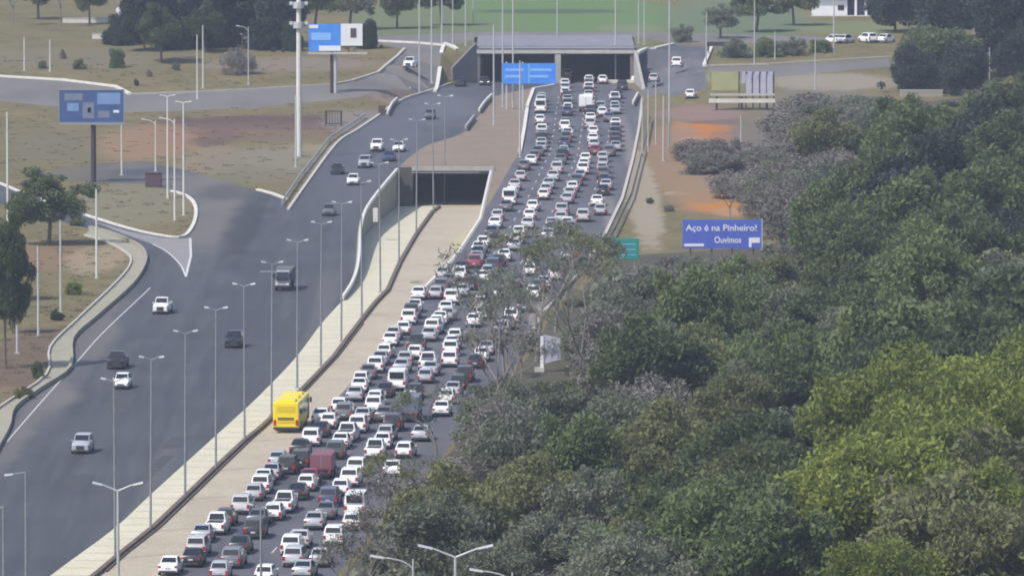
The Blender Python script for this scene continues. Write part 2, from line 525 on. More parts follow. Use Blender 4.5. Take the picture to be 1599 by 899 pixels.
# soil patches, laid by where they lie on the ground
def patch(u, v, ru, rv, c, st=1.0):
    X, Y, z = on(u, v)
    s = scale_at(X, Y, z)
    ry = abs(on(u, v - rv)[1] - on(u, v + rv)[1]) / 2
    return (X, Y, ru / s, ry, c, st)
REDSOIL, ORANGE, GREEN, PALE, DUST, DRYBROWN = (0.17, 0.10, 0.085), (0.40, 0.150, 0.032), (0.115, 0.185, 0.072), (0.34, 0.31, 0.25), (0.20, 0.175, 0.16), (0.115, 0.085, 0.065)
patches = [patch(410, 192, 190, 13, (0.095, 0.062, 0.06), .85), patch(310, 215, 70, 16, (0.10, 0.066, 0.062), .8), patch(480, 245, 120, 22, (0.27, 0.225, 0.155), .7), patch(100, 230, 110, 30, (0.15, 0.13, 0.085), .6), patch(330, 250, 60, 25, (0.24, 0.19, 0.13), .6), patch(620, 150, 70, 18, (0.25, 0.19, 0.18), .6), patch(450, 100, 150, 12, (0.22, 0.18, 0.165), .6), patch(150, 90, 200, 18, (0.16, 0.145, 0.10), .7), patch(420, 205, 230, 16, REDSOIL, .5), patch(230, 222, 90, 30, (0.27, 0.165, 0.105), .75), patch(700, 205, 90, 45, (0.22, 0.155, 0.115), .7),
           patch(560, 190, 60, 20, (0.20, 0.175, 0.17), .8), patch(420, 255, 120, 30, (0.17, 0.155, 0.12), .6),
           patch(1100, 206, 66, 20, ORANGE, 1.0), patch(1085, 228, 48, 16, (0.34, 0.15, 0.05), .9), patch(1135, 216, 36, 13, (0.36, 0.145, 0.05), .95), patch(1070, 205, 22, 18, (0.34, 0.17, 0.09), .9), patch(1096, 252, 44, 18, (0.31, 0.155, 0.075), .9), patch(1078, 268, 24, 16, (0.27, 0.17, 0.11), .9), patch(1088, 295, 30, 14, (0.30, 0.18, 0.10), .85),
           patch(1112, 316, 52, 18, (0.42, 0.17, 0.035), 1.0), patch(1140, 330, 30, 10, (0.36, 0.2, 0.10), .9), patch(1055, 302, 22, 3, (0.48, 0.40, 0.30), .9), patch(1120, 190, 60, 5, (0.14, 0.10, 0.095), .8), patch(1090, 178, 80, 12, (0.24, 0.155, 0.145), .8), patch(1070, 255, 75, 70, (0.25, 0.165, 0.105), .9),
           patch(1230, 260, 130, 90, (0.15, 0.13, 0.115), .9), patch(1300, 170, 120, 30, (0.16, 0.145, 0.12), .8), patch(1000, 300, 30, 90, (0.34, 0.29, 0.23), .7), patch(850, 30, 260, 45, GREEN, 1.0), patch(860, 18, 130, 4, (0.07, 0.09, 0.07), .8), patch(980, 45, 60, 8, (0.17, 0.19, 0.11), .8), patch(760, 40, 60, 10, (0.15, 0.17, 0.10), .7), patch(1085, 225, 28, 12, (0.36, 0.22, 0.15), .8), patch(1120, 265, 40, 10, (0.30, 0.2, 0.15), .7),  patch(1150, 30, 120, 40, (0.12, 0.16, 0.10), .9), patch(650, 35, 120, 30, (0.13, 0.16, 0.085), .9), patch(1330, 45, 90, 12, (0.16, 0.2, 0.09), .7),
           patch(1300, 128, 110, 14, (0.27, 0.235, 0.195), .8), patch(1140, 122, 50, 12, (0.22, 0.24, 0.12), .8),
           patch(60, 400, 80, 26, (0.21, 0.135, 0.085), .8), patch(40, 560, 70, 60, (0.13, 0.085, 0.07), .7), patch(150, 405, 50, 25, (0.30, 0.235, 0.165), .7), patch(200, 320, 120, 40, (0.20, 0.185, 0.13), .6)]
AD = (0.15, 0.138, 0.132)
M['asphalt'] = asphalt_mat('dark_asphalt', (0.046, 0.050, 0.062), (0.080, 0.083, 0.096), R(9), .58, [patch(335, 330, 70, 90, AD, .75), patch(300, 290, 110, 30, AD, .7), patch(95, 268, 90, 20, (0.12, 0.102, 0.075), 1.0), patch(195, 258, 60, 9, (0.13, 0.115, 0.10), .8), patch(385, 350, 34, 75, (0.030, 0.031, 0.038), .75), patch(345, 300, 50, 18, (0.042, 0.042, 0.048), .6),
    patch(690, 165, 90, 60, (0.105, 0.105, 0.128), .9), patch(610, 215, 80, 60, (0.095, 0.097, 0.12), .8), patch(540, 290, 70, 60, (0.085, 0.088, 0.108), .7), patch(145, 525, 40, 110, AD, .6), patch(70, 625, 45, 60, AD, .6), patch(20, 690, 30, 60, AD, .6), patch(240, 760, 26, 120, AD, .35), patch(505, 480, 26, 70, AD, .4), patch(385, 480, 60, 120, (0.05, 0.055, 0.072), .6)])  # lilac-grey patches up the road paint distance haze into the asphalt
M['asphalt_jam'] = asphalt_mat('worn_asphalt', (0.072, 0.073, 0.092), (0.125, 0.122, 0.138), R(3.5), .42, [patch(838, 505, 16, 42, (0.22, 0.205, 0.185), .9), patch(985, 240, 12, 90, (0.19, 0.17, 0.165), .8), patch(955, 345, 14, 50, (0.19, 0.17, 0.165), .8), patch(1040, 130, 50, 25, (0.15, 0.145, 0.155), .6)])
M['verge'] = soil_mat('dry_grass_and_soil', [(0.092, 0.082, 0.040), (0.155, 0.132, 0.068), (0.22, 0.180, 0.098)], patches)
M['island_soil'] = soil_mat('bare_brown_soil', [(0.185, 0.145, 0.11), (0.235, 0.185, 0.145), (0.26, 0.215, 0.165)], [])
cp_ = []
for yy in range(380, 640, 14):           # dusty wheel tracks and the paler paved half
    pass
M['corridor'] = soil_mat('pale_compacted_dirt', [(0.34, 0.295, 0.235), (0.41, 0.36, 0.285), (0.47, 0.415, 0.33)], [patch(735, 345, 26, 26, (0.42, 0.42, 0.24), .8), patch(650, 432, 10, 3, (0.2, 0.18, 0.13), .9), patch(330, 800, 60, 30, (0.36, 0.31, 0.25), .6)])
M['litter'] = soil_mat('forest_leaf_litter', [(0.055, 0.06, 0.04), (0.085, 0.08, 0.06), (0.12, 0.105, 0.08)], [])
M['median'] = soil_mat('cream_paved_median', [(0.47, 0.44, 0.34), (0.55, 0.52, 0.405), (0.62, 0.59, 0.47)], [])
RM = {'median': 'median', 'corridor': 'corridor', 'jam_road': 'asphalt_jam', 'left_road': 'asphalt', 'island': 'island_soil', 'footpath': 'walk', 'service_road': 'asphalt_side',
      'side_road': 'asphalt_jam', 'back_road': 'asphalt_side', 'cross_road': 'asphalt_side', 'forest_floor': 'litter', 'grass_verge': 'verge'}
RN = {'median': 'median_pavement', 'corridor': 'dirt_road', 'jam_road': 'congested_road', 'left_road': 'open_road', 'island': 'soil_ground', 'footpath': 'footpath', 'service_road': 'service_road',
      'side_road': 'slip_road', 'back_road': 'back_road', 'cross_road': 'cross_road', 'forest_floor': 'forest_ground', 'grass_verge': 'ground'}
HF = {r[0]: r[2] for r in reg}; HF['grass_verge'] = h_ground
for nm, fl in faces.items():
    if not fl or nm == 'tunnel_gap': continue
    hf = HF[nm]
    used = sorted({i for f in fl for i in f})
    re_ = {i: k for k, i in enumerate(used)}
    me = bpy.data.meshes.new(RN[nm])
    me.from_pydata([(V2[i][0], V2[i][1], hf(V2[i][0], V2[i][1])) for i in used], [], [tuple(re_[i] for i in f) for f in fl])
    me.update()
    bm = bmesh.new(); bm.from_mesh(me); bmesh.ops.recalc_face_normals(bm, faces=bm.faces)
    if sum(f.normal.z for f in bm.faces) < 0: bmesh.ops.reverse_faces(bm, faces=bm.faces)
    bm.to_mesh(me); bm.free()
    me.materials.append(M[RM[nm]])
    o = bpy.data.objects.new(RN[nm], me); COL.objects.link(o)
    o['kind'] = 'structure'

# ---------------------------------------------------------------- ribbons: kerbs, paint, rails
def ribbon_mb(mb, line, width, z0, z1, hf=h_ground, step=3.0):
    L = dens(line, step, closed=False)
    n = len(L)
    ring = []
    for i, (x, y) in enumerate(L):
        a, b = L[max(0, i - 1)], L[min(n - 1, i + 1)]
        dx, dy = b[0] - a[0], b[1] - a[1]
        l = math.hypot(dx, dy) or 1
        nx, ny = -dy / l * width / 2, dx / l * width / 2
        z = hf(x, y)
        ring.append([(x - nx, y - ny, z + z0), (x + nx, y + ny, z + z0), (x + nx, y + ny, z + z1), (x - nx, y - ny, z + z1)])
    k = len(mb.v)
    for r in ring: mb.v += r
    for i in range(n - 1):
        for j in range(4):
            q = (j + 1) % 4
            mb.f.append((k + 4 * i + j, k + 4 * i + q, k + 4 * i + 4 + q, k + 4 * i + 4 + j))
    mb.f.append((k, k + 1, k + 2, k + 3)); e = k + 4 * (n - 1)
    mb.f.append((e + 3, e + 2, e + 1, e))
    return mb

def kerb(name, line, width, h, m, hf=h_ground, z0=-0.2):
    o = ribbon_mb(MB(), line, width, z0, h, hf).build(name, M[m])
    o['kind'] = 'structure'
    return o

def paint_line(name, line, width, hf=h_zero, dz=0.012):
    L = dens(line, 3.0, closed=False)
    mb = MB(); n = len(L); ring = []
    for i, (x, y) in enumerate(L):
        a, b = L[max(0, i - 1)], L[min(n - 1, i + 1)]
        dx, dy = b[0] - a[0], b[1] - a[1]; l = math.hypot(dx, dy) or 1
        nx, ny = -dy / l * width / 2, dx / l * width / 2
        z = hf(x, y) + dz
        ring.append(((x - nx, y - ny, z), (x + nx, y + ny, z)))
    for r0, r1 in zip(ring, ring[1:]): mb.poly([r0[0], r0[1], r1[1], r1[0]])
    o = mb.build(name, M['paint']); o['kind'] = 'structure'
    return o
# ---------------------------------------------------------------- kerbs and markings
kerb('median_kerb', Z0([(20, 1005), (80, 953), (152, 897), (190, 865), (240, 825), (290, 777), (337, 732), (382, 690), (407, 670), (475, 607), (520, 560), (560, 507), (605, 450)])
     + [on(u, v, h_pit)[:2] for u, v in [(625, 410), (650, 367), (675, 332), (686, 324)]], 0.42, 0.32, 'brown_kerb', h_pit)
kerb('median_kerb', [on(u, v, h_pit)[:2] for u, v in [(52, 950), (105, 905), (165, 893), (200, 862), (250, 823), (299, 776), (345, 731), (390, 688), (480, 607), (527, 557), (567, 505)]][2:], 0.16, 0.14, 'brown_kerb', h_pit)
kerb('footpath_kerb', Z0(WALK_OUT), 0.35, 0.45, 'walk')
kerb('footpath_edging', Z0(WALK_IN), 0.22, 0.22, 'kerb_pale')
kerb('traffic_island_kerb', Z0([(28, 299)] + ISL), 0.45, 0.2, 'kerb')
kerb('traffic_island_kerb', Z0([(-60, 272), (0, 287), (28, 299)]), 0.45, 0.2, 'kerb')
kerb('junction_kerb', Z0([(402, 297), (425, 303), (448, 312)]), 0.5, 0.22, 'kerb')
kerb('verge_kerb', Z0(LEFT_L), 0.4, 0.2, 'kerb_pale')
kerb('service_kerb', G0([(-60, 112), (0, 120), (100, 126), (180, 136), (203, 148)]), 0.6, 0.3, 'kerb')
kerb('service_kerb', G0([(203, 148), (300, 145), (400, 140), (520, 133), (550, 127), (590, 114), (620, 89), (632, 77)]), 0.45, 0.25, 'kerb_pale')
kerb('service_kerb', G0([(587, 65), (650, 68), (707, 73), (714, 79), (695, 100), (679, 114)]), 0.6, 0.3, 'kerb')
kerb('service_kerb', G0([(640, 122), (680, 120)]), 0.3, 0.1, 'kerb_pale')
kerb('slip_road_kerb', G0([(988, 127), (1009, 96), (1022, 77), (1052, 70)]), 0.7, 0.3, 'kerb')
kerb('slip_road_kerb', G0([(1111, 76), (1105, 90), (1099, 104)]), 0.5, 0.35, 'kerb')
kerb('back_road_kerb', G0([(1104, 103.5), (1200, 101), (1390, 90)]), 0.5, 0.25, 'kerb_pale')
kerb('jam_road_kerb', Z0([(1003, 155), (998, 200), (988, 250), (972, 310), (946, 365), (911, 420), (876, 462), (846, 490), (818, 545)]), 0.4, 0.22, 'kerb_pale', h_zero)
kerb('island_kerb', Z0([(812, 238), (819, 200), (824, 165), (833, 140), (866, 134)]), 0.5, 0.3, 'kerb', h_zero)
paint_line('edge_line', Z0(smooth_line([(10, 690), (62, 630), (120, 565), (160, 520), (235, 449)], 4)), 0.14)
paint_line('gore_line', Z0(smooth_line([(238, 381), (262, 394), (282, 414), (290, 432)], 4)), 0.22, dz=0.02)
paint_line('gore_line', Z0([(297, 372), (298, 400), (290, 432)]), 0.3, dz=0.024)
g = MB().poly([(x, y, 0.008) for x, y in Z0([(140, 343), (200, 361), (250, 371), (285, 373), (297, 372), (298, 400), (290, 432), (282, 414), (262, 394), (238, 381), (190, 364)])]).build('painted_gore', M['gore'])
g['kind'] = 'structure'
mj = MB(); kw = sorted(kerb_w, key=lambda p: p[1]); ml = sorted(Z0(MED_L), key=lambda p: p[1])
y = row_y(898)
while y < PIT0:                          # joints between the slabs of the median
    a, b = lerp_line(ml, y) + .3, lerp_line(kw, y) - .35
    if b - a > .5: mj.poly([(a, y, .006), (b, y, .006), (b, y + .13, .006), (a, y + .13, .006)])
    y += 5.0
o = mj.build('pavement_joints', M['brown_kerb']); o['kind'] = 'structure'
mj = MB()                                # cut-and-filled repairs in the open road
for u, v, w_, l_ in [(310, 520, 1.6, 14), (150, 640, 2.4, 9), (420, 520, 1.4, 22), (250, 700, 1.8, 11), (480, 380, 1.5, 16), (90, 760, 2.2, 10), (200, 760, 1.2, 26), (330, 420, 1.6, 20), (560, 250, 1.8, 24)]:
    x, y = at(u, v); t_ = .075 * l_
    mj.poly([(x, y, .006), (x + w_, y, .006), (x + w_ + t_, y + l_, .006), (x + t_, y + l_, .006)])
o = mj.build('asphalt_repairs', mat('fresh_asphalt', (0.042, 0.044, 0.05), .9, noise=(0.06, 0.062, 0.07), scale=.6)); o['kind'] = 'structure'
for i in range(3):                       # faint lane dashes on the jammed road
    mb = MB(); a, b = Z0(JAM_L), Z0(JAM_R)[::-1]
    bb = sorted(b, key=lambda p: p[1])
    aa = sorted(a, key=lambda p: p[1])
    y = row_y(893)
    while y < row_y(148):
        def P_(yy):
            xl, xr = lerp_line(aa, yy), lerp_line(bb, yy)
            return xl + (xr - xl) * (i + 1.1) / 4.15
        x0, x1 = P_(y), P_(y + 4)
        mb.poly([(x0 - .06, y, .012), (x0 + .06, y, .012), (x1 + .06, y + 4, .012), (x1 - .06, y + 4, .012)])
        y += 13
    o = mb.build('lane_dashes', M['paint']); o['kind'] = 'structure'
mb = MB()                                # worn give-way marks near the truck on the open road
for u in (418, 455):
    x, y = at(u, 424)
    mb.box(x - .9, x + .9, y - .25, y + .25, 0.006, 0.014)
o = mb.build('road_marking', M['paint']); o['kind'] = 'structure'

# ---------------------------------------------------------------- far overpass with twin openings
ov = tag(empty('overpass_bridge', (PW[1], PORTAL_Y, 0)), 'long low concrete overpass with two dark openings that swallow the traffic', 'overpass')
def rel(parent, mb):
    p = parent.location
    mb.v = [(a - p.x, b - p.y, c - p.z) for a, b, c in mb.v]
    return mb
zt, zb, zpar = z_at(85, PORTAL_Y), z_at(80, PORTAL_Y), z_at(66, PORTAL_Y)
x0, x1, x2 = PW[0], PW[1], PW[2]
rel(ov, MB().box(x0 - .6, x2 + .8, PORTAL_Y, PORTAL_Y + 38, zt, zb + .5)).build('deck_beam', M['deck'], ov)
rel(ov, MB().box(x0 - .6, x2 + .8, PORTAL_Y - .35, PORTAL_Y - .003, zt + .15, zb + .1)).build('edge_beam', M['kerb_pale'], ov)
rel(ov, MB().box(x0 - .9, x2 + 1.4, PORTAL_Y + .15, PORTAL_Y + .5, zb + .5, z_at(72, PORTAL_Y))).build('parapet', M['deck'], ov)
rel(ov, MB().box(x0 - .2, x2 + .6, PORTAL_Y - .1, PORTAL_Y + .1, z_at(75.5, PORTAL_Y), z_at(73.5, PORTAL_Y))).build('handrail', M['rail'], ov)
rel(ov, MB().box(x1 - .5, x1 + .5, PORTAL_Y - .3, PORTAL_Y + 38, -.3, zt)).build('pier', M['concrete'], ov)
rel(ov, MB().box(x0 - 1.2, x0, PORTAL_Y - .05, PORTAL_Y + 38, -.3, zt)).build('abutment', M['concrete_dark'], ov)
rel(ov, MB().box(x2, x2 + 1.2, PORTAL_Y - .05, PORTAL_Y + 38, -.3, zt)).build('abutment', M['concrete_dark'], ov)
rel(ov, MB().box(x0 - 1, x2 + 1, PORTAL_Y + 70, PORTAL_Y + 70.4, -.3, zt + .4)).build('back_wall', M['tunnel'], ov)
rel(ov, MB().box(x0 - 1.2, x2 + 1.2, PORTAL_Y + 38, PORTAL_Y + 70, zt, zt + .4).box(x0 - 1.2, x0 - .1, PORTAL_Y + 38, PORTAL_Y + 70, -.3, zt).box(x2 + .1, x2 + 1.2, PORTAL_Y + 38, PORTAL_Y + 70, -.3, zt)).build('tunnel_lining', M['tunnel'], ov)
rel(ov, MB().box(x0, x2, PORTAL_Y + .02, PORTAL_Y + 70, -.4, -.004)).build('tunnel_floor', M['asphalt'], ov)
def wing(parent, a, b, ha, hb, th, m, zlow=-.6):
    (ax, ay), (bx, by) = a, b
    dx, dy = bx - ax, by - ay; l = math.hypot(dx, dy); nx, ny = -dy / l * th, dx / l * th
    return rel(parent, MB().hexa([(ax, ay, zlow), (bx, by, zlow), (bx + nx, by + ny, zlow), (ax + nx, ay + ny, zlow), (ax, ay, ha), (bx, by, hb), (bx + nx, by + ny, hb), (ax + nx, ay + ny, ha)])).build('wing_wall', M[m], parent)
wl = at(707, 131.5)
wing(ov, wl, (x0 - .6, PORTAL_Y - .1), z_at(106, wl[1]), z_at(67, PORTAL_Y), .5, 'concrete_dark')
wr = at(975, 131.5)
wing(ov, (x2 + .6, PORTAL_Y - .1), (x2 + 1.6, PORTAL_Y - 27), z_at(79, PORTAL_Y), .6, .5, 'concrete')
rel(ov, MB().box(*sorted((x2 - 5.5, x2 + .6)), PORTAL_Y - .8, PORTAL_Y - .4, -.2, .55)).build('kerb_block', M['kerb'], ov)

# ---------------------------------------------------------------- nearer underpass below the soil island
up = tag(empty('underpass_portal', (-8, PORT2_Y, 0)), 'dark rectangular underpass mouth at the end of the pale dirt road', 'underpass')
Y2 = PORT2_Y
ztop, zb2 = z_at(260, Y2), z_at(268.5, Y2)
ox0, ox1 = x_at(645, Y2, -2), -3.0
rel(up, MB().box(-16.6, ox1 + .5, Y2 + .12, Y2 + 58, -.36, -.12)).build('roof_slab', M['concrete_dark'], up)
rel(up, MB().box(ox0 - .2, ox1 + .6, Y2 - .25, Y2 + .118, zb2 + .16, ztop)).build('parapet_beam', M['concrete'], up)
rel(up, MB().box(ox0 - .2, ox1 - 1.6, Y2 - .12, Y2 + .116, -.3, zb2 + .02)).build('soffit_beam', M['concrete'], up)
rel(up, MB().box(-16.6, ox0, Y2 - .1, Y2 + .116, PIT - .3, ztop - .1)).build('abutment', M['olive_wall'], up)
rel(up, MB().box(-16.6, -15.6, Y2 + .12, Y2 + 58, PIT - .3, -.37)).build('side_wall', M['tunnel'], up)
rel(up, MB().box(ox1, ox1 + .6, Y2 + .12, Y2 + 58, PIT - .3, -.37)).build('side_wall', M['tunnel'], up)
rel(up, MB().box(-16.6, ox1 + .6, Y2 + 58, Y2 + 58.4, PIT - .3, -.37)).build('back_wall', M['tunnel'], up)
rel(up, MB().box(-15.6, ox1, Y2 + .02, Y2 + 58, PIT - .3, PIT - .01)).build('floor_slab', M['corridor'], up)
mbx = rel(up, MB().box(ox1, ox1 + .5, Y2 - .6, Y2 + .11, PIT - .3, ztop + .1)); mbx.build('jamb', M['concrete'], up)

def retaining(name, line, hf_low, label, m, cap, toward):
    t = tag(empty(name, (*line[0], 0)), label, 'retaining wall')
    L = dens(line, 4, closed=False); mb = MB()
    for a, b in zip(L, L[1:]):
        dx, dy = b[0] - a[0], b[1] - a[1]; l = math.hypot(dx, dy); nx, ny = -dy / l * .35 * toward, dx / l * .35 * toward
        za, zb_ = hf_low(*a) - .4, hf_low(*b) - .4
        mb.hexa([(a[0], a[1], za), (b[0], b[1], zb_), (b[0] + nx, b[1] + ny, zb_), (a[0] + nx, a[1] + ny, za), (a[0], a[1], .03), (b[0], b[1], .03), (b[0] + nx, b[1] + ny, .03), (a[0] + nx, a[1] + ny, .03)])
    rel(t, mb).build('wall_face', M[m], t)
    cp = ribbon_mb(MB(), line, .32, .034, cap, h_zero); rel(t, cp).build('coping', M['kerb'], t)
    return t
wline = [p for p in Z0(MED_L) if p[1] > PIT0 + 3]
retaining('retaining_wall', wline, h_pit, 'pale retaining wall between the open road and the sunken dirt road', 'walk', .5, 1)
wl2b = [p for p in jl if PIT0 < p[1] < CUT_Y] + [(-4.2, MID_Y), (-3.0, PORT2_Y - .7)]
retaining('retaining_wall', wl2b, h_pit, 'concrete retaining wall between the sunken dirt road and the jam', 'concrete', .12, -1)
# short end block on the soil slope left of the underpass
eb = tag(empty('end_block', (*at(588, 343), 0)), 'small white concrete end block beside the open road near underpass', 'block')
MB().box(-.45, .2, -.3, .3, -.3, 1.5).build('block', M['kerb'], eb, bevel=.04)
MB().box(.202, .34, -.32, .32, -.3, 1.6).build('marker_face', M['rust'], eb)

def guard_rail(line, label, hf=h_zero, mrail='rail', h=.75, block=False):
    t = tag(empty('guard_rail', (*line[0], hf(*line[0]))), label, 'guard rail')
    rel(t, ribbon_mb(MB(), line, .1, h - .32, h, hf)).build('rail', M[mrail], t)
    mb = MB(); n = 0
    for i, (x, y) in enumerate(dens(line, 4.0, closed=False)):
        z = hf(x, y); mb = MB().box(x - .07, x + .07, y + .06, y + .2, z - .3, z + h - .05)
        rel(t, mb).build('post', M['pole_grey'], t)
    return t
lr = [(x - 1.1, y) for x, y in Z0([(453, 322), (480, 281), (525, 222), (555, 202), (582, 184)])]
guard_rail(lr, 'low white guard rail along the far kerb of the open road')
guard_rail([(x + .9, y) for x, y in Z0([(1006, 190), (1000, 220), (992, 250), (976, 310), (950, 365), (915, 420)])], 'dark guard rail along the right edge of the jammed road', mrail='rail_dark', h=.95)
def barrier(pts, label, m='kerb', w_=.5, h=.85):
    line = Z0(pts)
    t = tag(empty('concrete_barrier', (*line[0], 0)), label, 'barrier')
    rel(t, ribbon_mb(MB(), line, w_, -.2, h * .45, h_zero)).build('base', M['concrete_dark'], t)
    rel(t, ribbon_mb(MB(), line, w_ * .55, h * .45, h, h_zero)).build('upper_face', M[m], t)
    return t
barrier([(768, 154), (757, 165), (748, 178)], 'short white concrete barrier at the tip of the brown soil island')
barrier([(740, 188), (727, 205)], 'grey stretch of concrete barrier on the left edge of brown island', 'concrete')
barrier([(988, 167), (996, 152)], 'short white barrier end where the slip road joins the jam')
barrier([(605, 182), (612, 168), (620, 160)], 'white concrete barrier end beside the rusty brown post')
eb2 = tag(empty('rusty_marker', (*at(597, 180), 0)), 'dark rusty marker panel at the barrier end on left verge', 'marker')
MB().box(-.6, .5, -.1, .1, .3, 1.5).build('panel', M['rust'], eb2)
MB().box(-.08, .08, .102, .22, -.3, 1.5).build('post', M['dark_steel'], eb2)

# ---------------------------------------------------------------- vehicles
def ring(wb, wm, wl, wt, zb, zm, zl, zt_, cr):
    h = [(wb, zb), (wm, zm), (wl, zl), (wt, zt_)]
    return [(x, z) for x, z in h] + [(0, zt_ + cr)] + [(-x, z) for x, z in h[::-1]]

SPEC = {  # L, W, belt, roof, hood nose z, hood cowl z, y: [rear, tail, roof rear, roof front, cowl, nose], tail deck z
    'hatchback': dict(L=3.9, W=1.68, belt=.92, roof=1.50, nose=.72, cowl=.96, tail=.98, yr=(-1.95, -1.9, -1.45, .25, .95, 1.95)),
    'sedan': dict(L=4.4, W=1.74, belt=.92, roof=1.46, nose=.70, cowl=.95, tail=1.02, yr=(-2.2, -1.55, -.85, .35, 1.05, 2.2)),
    'SUV': dict(L=4.4, W=1.82, belt=1.08, roof=1.70, nose=.95, cowl=1.13, tail=1.1, yr=(-2.2, -2.15, -1.8, .35, 1.0, 2.2)),
    'van': dict(L=4.9, W=1.95, belt=1.25, roof=2.15, nose=1.0, cowl=1.28, tail=1.2, yr=(-2.45, -2.43, -2.36, 1.15, 1.75, 2.45)),
    'pickup': dict(L=5.2, W=1.86, belt=1.12, roof=1.78, nose=1.02, cowl=1.15, tail=1.12, yr=(-2.6, -.72, -.45, .75, 1.35, 2.6)),
}
for sp_ in SPEC.values():                # everyday Brazilian sizes: a little smaller all round
    sp_['L'] *= .955; sp_['W'] *= .965; sp_['yr'] = tuple(a * .955 for a in sp_['yr'])
def car_body(sp, kind):
    W2 = sp['W'] / 2; ya, yt, yrr, yrf, yc, yn = sp['yr']
    b, rf, tz = sp['belt'], sp['roof'], sp['tail']
    wr = W2 * (.72 if kind not in ('van', 'SUV') else .78 if kind == 'SUV' else .86)
    lo = lambda zt_, wt, wm=1.0, zb=.24, cr=.02, wl=.97: ring(W2 * .93 * wm, W2 * wm, W2 * wl * wm, wt * wm, zb, .55 if zt_ > .6 else zt_ * .8, min(b, zt_ - .05), zt_, cr)
    st = [(ya, lo(tz - .14, W2 * .80, .93, .34)), (ya + .1, lo(tz - .02, W2 * .84, .98, .28)), (yt, lo(tz, W2 * .86))]
    st += [(yrr, lo(rf - .03, wr)), ((yrr + yrf) / 2, lo(rf, wr, cr=.04)), (yrf, lo(rf - .02, wr))]
    cz, nz = sp['cowl'], sp['nose']
    st += [(yc, ring(W2 * .93, W2, W2 * .96, W2 * .80, .24, .55, cz - .07, cz, .02)), ((yc + yn) / 2, ring(W2 * .93, W2, W2 * .94, W2 * .78, .24, .52, cz * .5 + nz * .5 - .06, cz * .5 + nz * .5 + .03, .03)),
           (yn - .18, ring(W2 * .88, W2 * .96, W2 * .9, W2 * .74, .25, .48, nz - .05, nz, .02)), (yn, ring(W2 * .78, W2 * .85, W2 * .8, W2 * .66, .30, .46, nz - .16, nz - .1, .01))]
    mb = MB(); n = len(st[0][1])
    for y, r in st: mb.v += [(x, y, z) for x, z in r]
    for i in range(len(st) - 1):
        for j in range(n - 1): mb.f.append((i * n + j, i * n + j + 1, i * n + n + j + 1, i * n + n + j))
        mb.f.append((i * n + n - 1, i * n, i * n + n, i * n + 2 * n - 1))
    mb.f.append(tuple(range(n))); mb.f.append(tuple(range((len(st) - 1) * n, len(st) * n))[::-1])
    return mb, wr

def patch4(c, off, u0=.08, u1=.92, v0=.1, v1=.9):
    c = [Vector(p) for p in c]
    def q(u, v): return (c[0] * (1 - u) + c[1] * u) * (1 - v) + (c[3] * (1 - u) + c[2] * u) * v
    nrm = (c[1] - c[0]).cross(c[3] - c[0]).normalized() * off
    a = [q(u0, v0), q(u1, v0), q(u1, v1), q(u0, v1)]
    return MB().hexa([p - nrm * 1.5 for p in a] + [p + nrm for p in a])

def wheel_parts(root, x, y, r, wd, name='wheel', rim=True):
    o = MB().tube((-wd / 2, 0, 0), (wd / 2, 0, 0), r, n=14).build(name, M['tyre'], root)
    o.location = (x, y, r)
    if rim:
        sx = 1 if x > 0 else -1
        MB().tube((sx * wd / 2, 0, 0), (sx * (wd / 2 + .012), 0, 0), r * .62, r * .55, n=10).build('rim', M['rim'], o)
    return o

